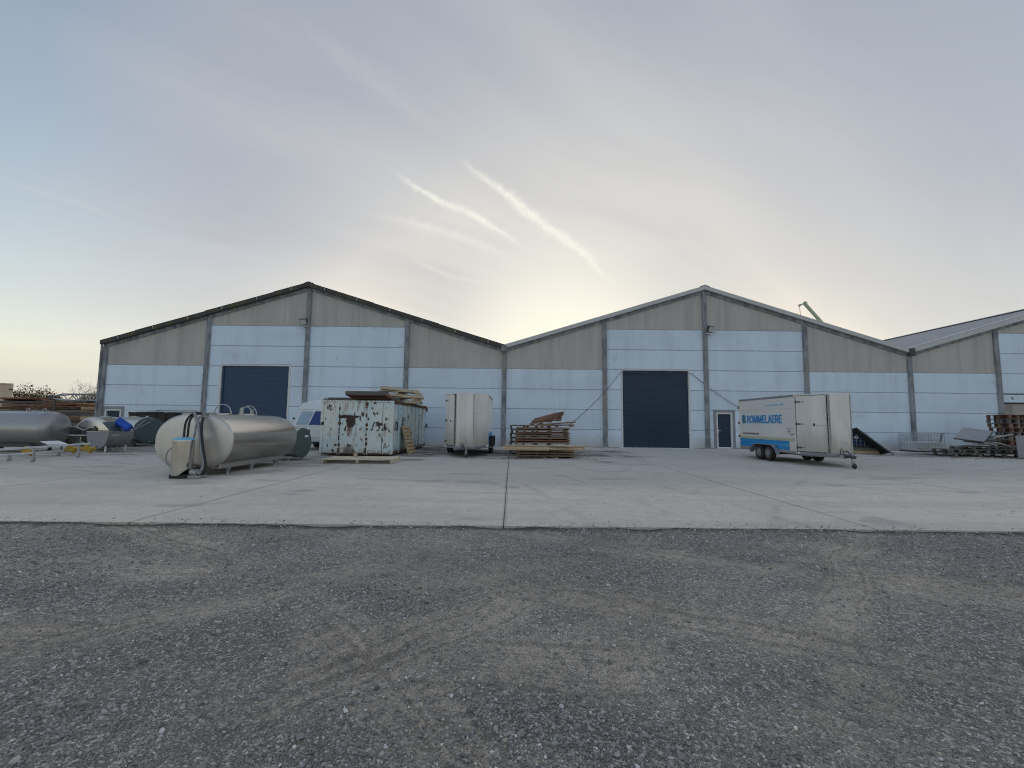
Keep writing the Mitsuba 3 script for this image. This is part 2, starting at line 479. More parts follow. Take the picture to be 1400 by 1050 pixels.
def trailer_white(p, n, uv):
    v = fbm(p.x * 3.5, p.y * 3.5, p.z * .5, 4)
    c = mix((.80, .79, .76), (.70, .68, .65), smoothstep(.38, .7, v))
    d = smoothstep(1.75, .45, p.z + 1.25 * (fbm(p.x * 4.5, p.y * 4.5, p.z * .55, 4) - .40))
    return mix(c, (.37, .33, .27), .72 * d)


def trailer_side(p, n, uv):
    v = fbm(p.x * 2, p.y * 2, p.z * .6, 3)
    c = mix((.80, .78, .75), (.73, .71, .69), v)
    return mix(c, (.40, .37, .33), .45 * smoothstep(.9, .4, p.z + .5 * (v - .5)))


mat('m_white_panel', c_white_panel, .55)
mat('m_gable', c_gable, .9)
mat('m_post', c_post, .9)
mat('m_roof_old', c_roof_old, .95)
mat('m_roof_new', c_roof_new, .45)
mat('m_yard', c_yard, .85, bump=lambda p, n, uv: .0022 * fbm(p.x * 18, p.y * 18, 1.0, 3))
mat('m_gravel', c_gravel, .95, bump=h_gravel)
mat('m_dirt', c_dirt, .95)
scene['m_stone'] = {'type': 'twosided', 'b': {'type': 'principled', 'base_color': {'type': 'mesh_attribute', 'name': 'vertex_color'}, 'roughness': .8}}
mat('m_trim_light', lambda p, n, uv: mix((.60, .60, .60), (.50, .50, .50), fbm(p.x * .8, p.z * 2, 1.0, 3)), .5)
mat('m_trim_dark', c_post, .8)
mat('m_void', (.012, .012, .013), .9)
mat('m_navy', lambda p, n, uv: mix((.006, .028, .066), (.009, .034, .076), fbm(p.x * 1.5, p.z * 1.5, 1.0, 3)), .42)
mat('m_navy_faded', lambda p, n, uv: mix((.018, .054, .120), (.024, .064, .135), fbm(p.x * 1.5, p.z * .6, 1.0, 3)), .42)
mat('m_frame_white', lambda p, n, uv: mix((.74, .75, .76), (.60, .60, .60), fbm(p.x * 6, p.y * 6, p.z * 2, 3)), .4)
mat('m_container_front', c_container_front, .6)
mat('m_container', rusty((.52, .67, .72), (.62, .66, .62), .015, .5), .6)
mat('m_rust', lambda p, n, uv: mix((.075, .045, .032), (.15, .075, .045), smoothstep(.35, .7, fbm(p.x * 7, p.y * 7, p.z * 5, 4))), .9)
mat('m_steel', c_steel, r_steel, 1.0)
mat('m_steel_face', c_steel_face, .42, .75)
mat('m_steel_dull', lambda p, n, uv: mix((.60, .59, .57), (.48, .48, .48), fbm(p.x, p.y * 2, p.z * 2, 3)), .40, .9)
mat('m_tank_grey', lambda p, n, uv: mix((.44, .435, .43), (.33, .33, .335), fbm(p.x, p.y * 2, p.z * 2, 3)), .33, .75)
mat('m_green_paint', lambda p, n, uv: mix((.062, .092, .102), (.085, .118, .126), fbm(p.x * 4, p.y * 4, p.z * 4, 3)), .55)
mat('m_galv', lambda p, n, uv: mix((.50, .51, .52), (.36, .37, .38), fbm(p.x * 8, p.y * 8, p.z * 8, 3)), .45, .7)
mat('m_dark_steel', lambda p, n, uv: mix((.05, .05, .052), (.10, .095, .09), fbm(p.x * 6, p.y * 6, p.z * 6, 3)), .6)
mat('m_black_plastic', (.016, .016, .018), .5)
mat('m_rubber', lambda p, n, uv: mix((.022, .022, .022), (.075, .070, .064), smoothstep(.35, .8, fbm(p.x * 9, p.y * 9, p.z * 9, 3))), .85)
mat('m_rim', lambda p, n, uv: mix((.42, .42, .42), (.26, .25, .24), fbm(p.x * 12, p.y * 12, p.z * 12, 3)), .45, .5)
mat('m_wood_new', wood((.66, .51, .34), (.46, .34, .22), 0), .8)
mat('m_wood_pale', wood((.66, .58, .45), (.48, .41, .31), 0), .8)
mat('m_wood_old', wood((.36, .245, .165), (.16, .105, .072), 0), .85)
mat('m_wood_old_cross', wood((.28, .20, .145), (.12, .085, .062), 1), .85)
mat('m_wood_grey', wood((.24, .22, .20), (.10, .095, .09), 0), .85)
mat('m_wood_red', wood((.28, .15, .105), (.13, .07, .05), 0), .85)
mat('m_trailer_white', trailer_white, .4)
mat('m_trailer_side', trailer_side, .4)
mat('m_teal', (.05, .25, .42), .45)
mat('m_joint', (.34, .36, .39), .9)
mat('m_rib', lambda p, n, uv: mix((.45, .43, .40), (.28, .26, .23), fbm(p.x * 5, p.y * 5, p.z * 1.5, 3)), .6)
mat('m_blue', (.02, .27, .62), .4)
mat('m_light_blue', (.20, .50, .74), .45)
mat('m_grey_print', (.20, .20, .20), .5)
mat('m_green_stripe', (.50, .52, .34), .5)
mat('m_white_print', (.78, .80, .82), .5)
mat('m_caravan', lambda p, n, uv: mix((.70, .76, .79), (.58, .63, .66), fbm(p.x * 2, p.y * 2, p.z * 4, 3)), .35)
mat('m_caravan_window', (.022, .05, .20), .12)
mat('m_caravan_pane', (.30, .42, .52), .12)
mat('m_glass_dark', (.02, .028, .04), .1)
mat('m_lamp_glass', (.55, .57, .58), .2)
mat('m_sheet_grey', lambda p, n, uv: mix((.30, .31, .34), (.22, .225, .25), fbm(p.x * 2, p.y * 2, p.z * 2, 3)), .5)
mat('m_blue_bin', (.012, .08, .50), .4)
mat('m_blue_drum', (.012, .045, .16), .4)
mat('m_poly_white', (.62, .66, .68), .5)
mat('m_yellow', lambda p, n, uv: mix((.55, .36, .03), (.30, .21, .05), fbm(p.x * 7, p.y * 7, p.z * 7, 3)), .5)
mat('m_tan_box', lambda p, n, uv: mix((.72, .58, .42), (.58, .45, .32), fbm(p.x * 3, p.y * 3, p.z * .5, 3)), .6)
mat('m_orange', (.20, .075, .045), .7)
mat('m_crane', (.52, .60, .42), .5)
mat('m_grime_black', (.03, .032, .034), .7)
mat('m_wall_beige', lambda p, n, uv: mix((.42, .39, .35), (.26, .245, .225), smoothstep(.3, .75, fbm(p.x * 2.2, p.z * 1.2, 1.0, 4))), .8)
mat('m_leaf', lambda p, n, uv: mix((.12, .082, .045), (.20, .125, .058), cell_rand(dr.floor(p.x * 1.3), dr.floor(p.y * 1.3), dr.floor(p.z * 2))), .9)
mat('m_twig', lambda p, n, uv: mix((.15, .115, .085), (.09, .07, .052), noise(p.x, p.y, p.z)), .9)
mat('m_straw', (.30, .24, .14), .9)
mat('m_scrawl', (.03, .03, .035), .7)
# ------------------------------------------------------------------ ground, gravel, yard
WALL = 26.4
EDGE = 6.30
solo('ground', MB().bb(-2500, 2500, -2500, 2500, -.6, -.22), 'm_dirt', 'flat brown earth running out to the horizon beyond the yard', kind='structure')


def graded(fine0, fine1, step, lo, hi, grow=1.22):
    a = list(np.arange(fine0, fine1 + 1e-6, step))
    s = step
    while a[-1] < hi:
        s *= grow
        a.append(min(a[-1] + s, hi))
    s = step
    b = []
    x = fine0
    while x > lo:
        s *= grow
        x = max(x - s, lo)
        b.append(x)
    return np.array(b[::-1] + a)


def gravel_height(x, y):
    P = np.stack([x, y, np.zeros_like(x)], -1)
    z = -.036 + .030 * (meshkit.fbm(P * .8, 3, 3) - .5) + .020 * (meshkit.fbm(P * 5, 3, 9) - .5) + .012 * (meshkit.fbm(P * 22, 2, 14) - .5)
    wx = x + .35 * (meshkit.fbm(P * .9, 3, 21) - .5)
    for cx, cy, R, w, h in RUTS:
        d = np.hypot(wx - cx, y - cy) - R
        z -= h * np.exp(-(d / (w * .8)) ** 2) - .55 * h * np.exp(-((np.abs(d) - w * 1.25) / (w * .35)) ** 2)
        arc = np.arctan2(y - cy, x - cx) * R
        z += .0035 * np.sin(arc * 2 * np.pi / .11 + np.sign(d) * 1.2) * np.exp(-(d / (w * .7)) ** 4)
    return np.minimum(z + .026 * np.exp(-((y - EDGE) / .30) ** 2) - .010 * np.exp(-((y - EDGE) / .04) ** 2), -.006)


gx = graded(-8.6, 8.6, .032, -70, 70)
gy = np.concatenate([graded(.9, EDGE - .16, .030, -60, EDGE - .16)[:-1], np.linspace(EDGE - .16, EDGE + .05, 8)])
X, Y = np.meshgrid(gx, gy)
Z = gravel_height(X, Y)
ny, nx = X.shape
i = np.arange((ny - 1) * nx).reshape(ny - 1, nx)[:, :-1].ravel()
grid_f = np.vstack([np.stack([i, i + 1, i + nx + 1], 1), np.stack([i, i + nx + 1, i + nx], 1)])
solo('gravel_ground', trimesh.Trimesh(np.stack([X, Y, Z], -1).reshape(-1, 3), grid_f, process=False), 'm_gravel',
     'dark crushed gravel with tan wheel tracks across the foreground', kind='structure', smooth=True)

ICO = trimesh.creation.icosphere(subdivisions=0)
OCT = (np.array([[1, 0, 0], [-1, 0, 0], [0, 1, 0], [0, -1, 0], [0, 0, 1], [0, 0, -1.0]]), np.array([[0, 2, 4], [2, 1, 4], [1, 3, 4], [3, 0, 4], [2, 0, 5], [1, 2, 5], [3, 1, 5], [0, 3, 5]]))


def stones(count, y0, y1, r_med, spread, base, power):
    n = count * 4
    y = y0 + (y1 - y0) * RNG.random(n) ** power
    x = (RNG.random(n) * 2 - 1) * (1.30 * y + .8)
    P = np.stack([x, y, x * 0], -1)
    worn = np.zeros(n)
    for cx, cy, R, w, h in RUTS:
        worn = np.maximum(worn, np.exp(-((np.hypot(x - cx, y - cy) - R) / (w * 1.2)) ** 2))
    dens = np.clip(.30 + 1.6 * (meshkit.fbm(P * [.6, .9, 1], 4, 31) - .42) - .45 * worn + .5 * (meshkit.fbm(P * 3.0, 3, 35) - .5), .05, 1)
    keep = np.nonzero(RNG.random(n) < dens)[0][:count]
    x, y = x[keep], y[keep]
    n = len(x)
    r = r_med * np.exp(spread * RNG.standard_normal(n))
    r = np.clip(r, r_med * .45, r_med * 3.2)
    v0, f0 = base
    q = RNG.standard_normal((n, 4))
    q /= np.linalg.norm(q, axis=1, keepdims=True)
    w_, a, b, c = q.T
    R = np.stack([1 - 2 * (b * b + c * c), 2 * (a * b - w_ * c), 2 * (a * c + w_ * b), 2 * (a * b + w_ * c), 1 - 2 * (a * a + c * c), 2 * (b * c - w_ * a), 2 * (a * c - w_ * b), 2 * (b * c + w_ * a), 1 - 2 * (a * a + b * b)], -1).reshape(-1, 3, 3)
    v = v0[None] * (1 + .55 * (RNG.random((n, len(v0), 1)) - .5)) * (np.array([1, .8, .62]) * (1 + .3 * (RNG.random((n, 1, 3)) - .5)))
    v = np.einsum('nij,nkj->nki', R, v) * r[:, None, None]
    v[..., 2] *= .75
    zb = gravel_height(x, y) + r * .25
    zb = np.where(y > EDGE - .02, r * .35, zb)
    v += np.stack([x, y, zb], -1)[:, None]
    f = f0[None] + (np.arange(n) * len(v0))[:, None, None]
    tone = RNG.random(n)
    g = np.where(tone < .50, .14 + .14 * RNG.random(n), np.where(tone < .93, .25 + .20 * RNG.random(n), .46 + .32 * RNG.random(n)))
    hue = np.where((RNG.random(n) < .3)[:, None], [1.10, 1.01, .88], [1.02, 1.0, .98])
    col = np.repeat((g[:, None] * hue)[:, None], len(v0), 1)
    return v.reshape(-1, 3), f.reshape(-1, 3), col.reshape(-1, 3)


EDGE_STONES = (np.array(ICO.vertices), np.array(ICO.faces))
parts = [stones(70000, 1.4, 6.2, .0056, .42, OCT, 1.15), stones(25000, 1.4, 6.22, .0080, .38, (np.array(ICO.vertices), np.array(ICO.faces)), .85), stones(600, 1.9, 6.2, .015, .25, (np.array(ICO.vertices), np.array(ICO.faces)), .8),
         stones(1500, 6.14, 6.55, .0075, .35, EDGE_STONES, 1.6), stones(260, 6.3, 9.5, .008, .3, EDGE_STONES, 1.8)]
sv, sf, sc_, off = [], [], [], 0
for v, f, c in parts:
    sv.append(v), sf.append(f + off), sc_.append(c)
    off += len(v)
k = 'gravel_stones'
scene[k] = mikit.ply(trimesh.Trimesh(np.vstack(sv), np.vstack(sf), process=False), 'm_stone', smooth=False, color=np.vstack(sc_))
labels[k] = {'label': 'loose grey gravel stones scattered over the dark foreground', 'category': 'gravel', 'kind': 'stuff'}

labels['concrete_yard'] = {'label': 'pale grey concrete yard of long cast slabs in front of the warehouses', 'kind': 'structure'}
seams = [-.10 + 5.24 * k for k in range(-9, 10)]
for a, b in zip(seams[:-1], seams[1:]):
    m = MB()
    far = WALL + .16 if abs(a + b) / 2 < 24 or a > 0 else 44
    fx = np.linspace(a + .006, b - .006, 90 if abs(a + b) < 40 else 6)
    fy = EDGE + .014 * (meshkit.fbm(np.stack([fx * 2.2, fx * 0, fx * 0], 1), 4, 77) - .5) - .02 * (RNG.random(len(fx)) > .93)
    m.prism([(x, y) for x, y in zip(fx, fy)] + [(b - .006, far), (a + .006, far)], -.14, 0, 'z')
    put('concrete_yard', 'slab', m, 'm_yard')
m = MB().bb(seams[0], seams[-1], EDGE + .03, 44, -.2, -.006)
put('concrete_yard', 'joint_fill', m, 'm_grime_black')

# ------------------------------------------------------------------ warehouses
ROWS = [0.0, 1.05, 2.25, 3.45, 4.67, 5.90, 7.15]


def clip_poly(poly, f):
    """Keeps the part of a convex polygon where f(point) >= 0."""
    out = []
    for a, b in zip(poly, poly[1:] + poly[:1]):
        fa, fb = f(a), f(b)
        if fa >= 0:
            out.append(a)
        if fa * fb < 0:
            t = fa / (fa - fb)
            out.append((a[0] + t * (b[0] - a[0]), a[1] + t * (b[1] - a[1])))
    return out


def warehouse(label, posts, xr, z_eave0, z_ridge, z_eave1, openings, roof_mat, old, depth, openfront=()):
    """A gabled concrete-frame warehouse whose gable wall stands at y = WALL; posts = x of its gable posts."""
    w = thing('warehouse', label, 'warehouse')
    x0, x1 = posts[0], posts[-1]
    top = lambda x: z_eave0 + (z_ridge - z_eave0) * (x - x0) / (xr - x0) if x <= xr else z_ridge + (z_eave1 - z_ridge) * (x - xr) / (x1 - xr)
    under = lambda x: top(x) - .42
    for bi in range(len(posts) - 1):
        a, b = posts[bi] + .10, posts[bi + 1] - .10
        inner = xr - .1 <= posts[bi] <= xr + .1 or xr - .1 <= posts[bi + 1] <= xr + .1
        zmax = ROWS[6] if inner else ROWS[4]
        rows = [r for r in ROWS if r <= zmax + .01]
        for z0, z1 in zip(rows[:-1], rows[1:]):
            spans = [(a, b, z0, z1)]
            for ox0, ox1, oz1 in openings:
                new = []
                for (p, q, r, s) in spans:
                    if q <= ox0 or p >= ox1 or r >= oz1:
                        new.append((p, q, r, s))
                        continue
                    if ox0 - p > .05:
                        new.append((p, ox0, r, s))
                    if q - ox1 > .05:
                        new.append((ox1, q, r, s))
                    if s > oz1 + .03:
                        new.append((max(p, ox0), min(q, ox1), oz1, s))
                spans = new
            for p, q, r, s in spans:
                jit = .002 * random.random()
                put(w, 'wall_panel', MB().bb(p, q, WALL + jit, WALL + .17, r + .017, s - .017, bev=.008), 'm_white_panel' if bi not in openfront else 'm_wall_beige')
        jm = MB()
        for z in rows[1:]:
            spans = [(a + .003, b - .003)]
            for ox0, ox1, oz1 in openings:
                spans = [s for p, q in spans for s in (((p, q),) if q <= ox0 or p >= ox1 or z > oz1 else ((p, ox0), (ox1, q))) if s[1] - s[0] > .05]
            for p, q in spans:
                jm.bb(p, q, WALL + .024, WALL + .16, z - .0165, z + .0165)
        put(w, 'panel_joint', jm, 'm_joint')
        u0, u1 = posts[bi] + .10, posts[bi + 1] - .10
        poly = [(u0, zmax + .012), (u1, zmax + .012), (u1, 20.0), (u0, 20.0)]
        sl = (under(u1) - under(u0)) / (u1 - u0)
        poly = clip_poly(poly, lambda q: under(u0) + sl * (q[0] - u0) + .12 - q[1])
        put(w, 'gable_panel', MB().prism(poly, WALL + .006, WALL + .17, 'y'), 'm_gable')
    m = MB()
    for px in posts:
        m_ = MB().bb(px - .135, px + .135, WALL - .11, WALL + .22, 0, under(px) + (.10 if px in (x0, x1) else .04), bev=.018)
        put(w, 'post', m_, 'm_post')
    poly = [(x0, 0), (x1, 0), (x1, under(x1)), (xr, under(xr)), (x0, under(x0))]
    put(w, 'light_stop', MB().prism(poly, WALL + .19, WALL + .24, 'y'), 'm_void')  # black sheet added behind the panels to block light
    for xs in (x0 + .05, x1 - .05):
        put(w, 'side_wall', MB().bb(xs - .08, xs + .08, WALL + .25, WALL + depth, 0, under(xs)), 'm_gable')
    put(w, 'rear_wall', MB().prism(poly, WALL + depth - .2, WALL + depth, 'y'), 'm_gable')
    th = .20
    for (a, b) in ((x0 - .12, xr), (xr, x1 + .02)):
        za, zb = top(min(max(a, x0), x1)), top(min(max(b, x0), x1))
        sl = (zb - za) / (b - a)
        n = 1 if not old else 1
        # dark concrete rafter above the gable panels
        put(w, 'rafter', MB().prism([(a, za - .42), (b, zb - .42), (b, zb - .22), (a, za - .22)], WALL - .07, WALL + .26, 'y'), 'm_trim_dark')
        # ribbed roof sheet
        rib = []
        L = b - a
        pitch = .24
        cnt = int(depth / pitch)
        ys = WALL - .16 + np.arange(cnt * 4 + 1) * pitch / 4
        hs = np.tile([0, .035, .035, 0], cnt + 1)[:cnt * 4 + 1]
        v = np.vstack([np.stack([np.full_like(ys, a), ys, za - .02 + hs - .05], 1), np.stack([np.full_like(ys, b), ys, zb - .02 + hs - .05], 1)])
        q = len(ys)
        ii = np.arange(q - 1)
        f = np.vstack([np.stack([ii, ii + q, ii + q + 1], 1), np.stack([ii, ii + q + 1, ii + 1], 1)])
        rs = MB().add(v, f)
        rs.prism([(a, za - .22), (b, zb - .22), (b, zb - .09), (a, za - .09)], WALL - .15, WALL + depth, 'y')
        rk = put(w, 'roof', rs, roof_mat)
        if old:
            # fibre-cement verge pieces, lapped end over end
            steps = 6
            for s in range(steps):
                p, r = a + L * s / steps, a + L * (s + 1) / steps
                zp, zr_ = za + sl * (p - a), za + sl * (r - a)
                lift = .012 * (s % 2)
                put(rk, 'verge_cap', MB().prism([(p - .02, zp - .235 + lift), (r + .02, zr_ - .235 + lift), (r + .02, zr_ + .015 + lift), (p - .02, zp + .015 + lift)], WALL - .30 - .004 * (s % 2), WALL - .152, 'y'), 'm_roof_old')
                put(rk, 'verge_hook', MB().box(((p + r) / 2, WALL - .31, (zp + zr_) / 2 - .10), (.04, .03, .16)), 'm_galv')
        else:
            put(rk, 'verge_trim', MB().prism([(a, za - .225), (b, zb - .225), (b, zb + .012), (a, za + .012)], WALL - .26, WALL - .152, 'y'), 'm_trim_light')
            put(rk, 'upstand', MB().prism([(a, za + .012), (b, zb + .012), (b, zb + .05), (a, za + .05)], WALL + .55, WALL + .68, 'y'), 'm_frame_white')
    cap = MB().prism([(xr - .30, z_ridge - .09), (xr, z_ridge + .02), (xr + .30, z_ridge - .09), (xr, z_ridge - .04)], WALL - .31 if old else WALL - .265, WALL + depth, 'y')
    put(w, 'ridge_cap', cap.move(t=(0, 0, .045)), roof_mat)
    return w


def roller_door(w, x0, x1, z1, m, faded):
    d = MB()
    n = int(z1 / .155)
    for i in range(n):
        a, b = z1 * i / n, z1 * (i + 1) / n
        d.bb(x0 + .02, x1 - .02, WALL + .085 + .002 * (i % 2), WALL + .125, a + .003, b - .003, bev=.006)
    d.bb(x0, x1, WALL + .12, WALL + .15, 0, z1)
    k = put(w, 'roller_door', d, m, label='wide dark blue ribbed roller door' + (', slightly faded' if faded else ''))
    fr = MB()
    t = .10
    fm = 'm_navy_faded' if faded else 'm_frame_white'
    fr.bb(x0 - t, x0, WALL - .035, WALL + .12, 0, z1 + t * .9, bev=.01).bb(x1, x1 + t, WALL - .035, WALL + .12, 0, z1 + t * .9, bev=.01).bb(x0 + .002, x1 - .002, WALL - .030, WALL + .12, z1, z1 + t * .85, bev=.01)
    put(k, 'frame', fr, 'm_frame_white')
    if faded:
        put(k, 'guide', MB().bb(x0 + .01, x0 + .10, WALL + .02, WALL + .10, 0, z1 - .002, bev=.01).bb(x1 - .06, x1 - .01, WALL + .02, WALL + .10, 0, z1 - .002, bev=.01), 'm_navy_faded')
    else:
        put(k, 'handle', MB().bb(x0 + .28, x0 + .50, WALL + .06, WALL + .095, .42, .50, bev=.01).bb(x0 + .32, x0 + .46, WALL + .045, WALL + .095, .36, .42, bev=.01), 'm_black_plastic')
    put(k, 'threshold', MB().bb(x0 - .3, x1 + .3, WALL - .45, WALL - .002, -.01, .012, bev=.005), 'm_poly_white' if not faded else 'm_trim_light')
    return k


def side_door(w, x0, x1, z1, label):
    d = MB()
    n = 14
    for i in range(n):
        a, b = .12 + (z1 - .22) * i / n, .12 + (z1 - .22) * (i + 1) / n
        d.bb(x0 + .10, x1 - .10, WALL + .06, WALL + .10, a + .006, b - .006, bev=.012)
    d.bb(x0 + .05, x1 - .05, WALL + .095, WALL + .15, .02, z1 - .02)
    k = put(w, 'door', d, 'm_navy', label=label)
    fr = MB()
    fr.bb(x0, x0 + .09, WALL - .03, WALL + .12, 0, z1, bev=.008).bb(x1 - .09, x1, WALL - .03, WALL + .12, 0, z1, bev=.008).bb(x0 + .092, x1 - .092, WALL - .027, WALL + .12, z1 - .09, z1, bev=.008).bb(x0 + .092, x1 - .092, WALL - .01, WALL + .1, 0, .09, bev=.008)
    put(k, 'frame', fr, 'm_frame_white')
    fr = MB()
    s = .17
    fr.bb(x0 - s, x0 - .002, WALL - .018, WALL + .05, 0, z1 + s).bb(x1 + .002, x1 + s, WALL - .018, WALL + .05, 0, z1 + s).bb(x0, x1, WALL - .016, WALL + .05, z1 + .002, z1 + s - .003)
    put(k, 'surround', fr, 'm_sheet_grey')
    h = MB().bb(x0 + .105, x0 + .145, WALL + .03, WALL + .062, z1 * .42, z1 * .54, bev=.006)
    h.tube([(x0 + .125, WALL + .03, z1 * .5), (x0 + .125, WALL - .03, z1 * .5), (x0 + .25, WALL - .03, z1 * .5)], .014)
    put(k, 'handle', h, 'm_frame_white')
    return k


XB1 = [-24.67, -18.50, -12.46, -6.41, -.48]
XB2 = [-.48, 5.60, 11.72, 17.79, 24.06]
XB3 = [24.06, 29.40, 36.70, 43.2, 49.4]
w1 = warehouse('white panelled warehouse with a dark mossy roof edge, left of the three gables', XB1, -12.46, 6.10, 9.80, 6.06, [(-17.65, -13.40, 4.76), (-24.46, -23.3, 2.08)], 'm_roof_old', True, 55)
w2 = warehouse('white panelled warehouse with a pale metal roof edge, middle of the three gables', [XB2[0] + .004] + XB2[1:], 11.72, 6.06, 9.86, 6.04, [(6.58, 10.75, 4.72), (12.22, 13.28, 2.2)], 'm_roof_new', False, 55)
w3 = warehouse('warehouse with a visible grey roof slope at the right edge, cut by the frame', [XB3[0] + .004] + XB3[1:], 36.70, 6.04, 9.86, 6.04, [(29.55, 36.5, 3.40)], 'm_roof_new', False, 55)
roller_door(w1, -17.55, -13.50, 4.67, 'm_navy_faded', True)
roller_door(w2, 6.68, 10.65, 4.63, 'm_navy', False)
side_door(w1, -24.40, -23.42, 1.98, 'small dark side door in a white frame with a grey surround')
side_door(w2, 12.27, 13.23, 2.14, 'small dark ribbed side door in a white frame')
# the low bay of the right-hand warehouse: a scuffed lintel board over stained beige panels
k = put(w3, 'lintel', MB().bb(29.56, 36.4, WALL - .05, WALL + .16, 2.93, 3.40, bev=.01), 'm_white_panel', label='long scuffed white lintel board with dark smudged marks')
put(k, 'edging', MB().bb(29.54, 36.42, WALL - .065, WALL - .002, 3.402, 3.47).bb(29.54, 36.42, WALL - .065, WALL - .002, 2.86, 2.928).bb(29.50, 29.555, WALL - .065, WALL - .002, 2.90, 3.44), 'm_dark_steel')
sm = MB()
for i in range(46):
    xx = 29.7 + 6.5 * RNG.random()
    sm.beam((xx, WALL - .053, 3.0 + .3 * RNG.random()), (xx + .25 * (RNG.random() - .3), WALL - .053, 3.0 + .3 * RNG.random()), .025 + .05 * RNG.random(), .006, up=(0, 1, 0))
put(k, 'marks', sm, 'm_sheet_grey')
for z0, z1 in ((0, 1.40), (1.40, 2.85)):
    put(w3, 'wall_panel', MB().bb(29.56, 36.5, WALL + .02, WALL + .17, z0 + .01, z1 - .01, bev=.008), 'm_wall_beige')
# low white panel standing left of the bins belongs to the first warehouse's bay
put(w1, 'vent_panel', MB().bb(-22.98, -22.15, WALL - .05, WALL - .002, .02, 1.86, bev=.01).bb(-22.9, -22.23, WALL - .062, WALL - .05, .12, 1.76, bev=.006), 'm_frame_white', label='plain white door panel beside the black bins')
# valley gutter blocks between the roofs
put(w1, 'gutter_end', MB().bb(-.66, -.30, WALL - .34, WALL - .03, 5.66, 6.02, bev=.03), 'm_trim_dark')
put(w2, 'gutter_end', MB().bb(23.9, 24.24, WALL - .34, WALL - .03, 5.66, 6.12, bev=.03), 'm_dark_steel')
put(w1, 'downpipe', MB().tube([(-24.82, WALL - .14, 5.9), (-24.82, WALL - .14, .05)], .055), 'm_post')


def floodlight(x, z, yaw, label):
    k = thing('floodlight', label, 'floodlight')
    R = rot('z', yaw) @ rot('x', 24)
    m = MB().box((0, 0, 0), (.50, .12, .40), None, .02)
    for i in range(9):
        m.box((-.2 + .05 * i, .09, 0), (.012, .07, .34))
    put(k, 'housing', m, 'm_dark_steel', M=R, t=(x, WALL - .36, z))
    put(k, 'lens', MB().box((0, -.064, 0), (.42, .012, .30), None, .004), 'm_lamp_glass', M=R, t=(x, WALL - .36, z))
    put(k, 'bracket', MB().beam((x - .27, WALL - .36, z), (x - .27, WALL - .36, z - .26), .05, .02).beam((x + .27, WALL - .36, z), (x + .27, WALL - .36, z - .26), .05, .02).beam((x - .28, WALL - .36, z - .27), (x + .28, WALL - .36, z - .27), .05, .05).beam((x, WALL - .36, z - .27), (x, WALL - .112, z - .27), .06, .05), 'm_galv')


floodlight(-12.60, 7.34, -12, 'floodlight on the ridge post of the left warehouse, facing down the yard')
floodlight(11.92, 7.14, 32, 'floodlight on the ridge post of the middle warehouse, turned to the side')


def cable(pts, r, label):
    solo('cable', MB().tube(pts, r, 6), 'm_black_plastic', label, 'cable')


def sag(a, b, s, n=16):
    a, b = np.array(a, float), np.array(b, float)
    t = np.linspace(0, 1, n)[:, None]
    return a + (b - a) * t - np.array([0, 0, s]) * 4 * t * (1 - t)


cable(sag((6.55, WALL - .06, 4.50), (2.6, 20.2, 1.30), .18), .014, 'thin dark cable from the roller door down to the timber stack')
cable(sag((10.80, WALL - .06, 4.50), (13.75, WALL - .15, 2.34), .10), .014, 'thin dark cable slanting from the roller door towards the lettered trailer')
cable(sag((6.56, WALL - .05, 4.50), (10.79, WALL - .05, 4.50), .10), .009, 'thin wire hanging across the top of the right-hand roller door')


# ------------------------------------------------------------------ pallets, timber
I3 = np.eye(3)


def pallet(label, L, W, M, t, m='m_wood_old', h=.13, boards=9, along='y', bottom=True, group=None, name='pallet', blocks=False, cat='pallet'):
    """L along local x, W along local y, resting on z = 0. Deck boards run along local ALONG."""
    k = thing(name, label, cat, group)
    th = .022
    lenb, wid = (W, L) if along == 'y' else (L, W)
    d = MB()
    pitch = wid / boards
    for i in range(boards):
        c = -wid / 2 + pitch * (i + .5)
        jit = .02 * (random.random() - .5)
        if along == 'y':
            d.box((c + jit * .3, jit, h - th / 2), (pitch * .80, lenb, th), rot('y', 1.0 * (random.random() - .5)))
        else:
            d.box((jit, c + jit * .3, h - th / 2), (lenb, pitch * .80, th), rot('x', 1.0 * (random.random() - .5)))
    put(k, 'deck', d, m, M=M, t=t, kind='stuff')
    for s in (-1, 0, 1):
        q = MB()
        if along == 'y':
            if blocks:
                for bx in (-.46, -.155, .155, .46):
                    q.box((bx * L, s * (W / 2 - .06), h / 2), (.14, .10, h - 2 * th - .004), None, .006)
                q.box((0, s * (W / 2 - .06), th / 2), (L, .10, th))
            else:
                q.box((0, s * (W / 2 - .035), (h - th) / 2 + .002), (L + .03 * (random.random() - .5), .055, h - th - .006), None, .005)
        else:
            q.box((s * (L / 2 - .05), 0, (h - th) / 2 + .002), (.06, W, h - th - .006), None, .005)
        put(k, 'stringer', q, m, M=M, t=t)
    return k


def at(x, y, z):
    return np.array([x, y, z], float)


def frame_pallet(label, L, W, M, t, m, h=.098, name='pallet'):
    """Long pallet seen edge on: a deck of boards along x over cross bearers, with an open gap below."""
    k = thing(name, label, 'pallet')
    th = .052
    n = 8
    for i in range(n):
        jit = .03 * (random.random() - .5)
        put(k, 'deck_board', MB().box((jit, -W / 2 + .07 + (W - .14) * i / (n - 1), h - th / 2 - .004 * random.random()), (L + .04 * (random.random() - .5), .135, th), rot('z', .7 * (random.random() - .5)), .004), m, M=M, t=t)
    for x in (-.47, -.16, .15, .46):
        put(k, 'bearer', MB().box((x * L, .04, (h - th) / 2 - .002), (.09, W - .16, h - th - .006)), 'm_wood_grey', M=M, t=t)
    return k


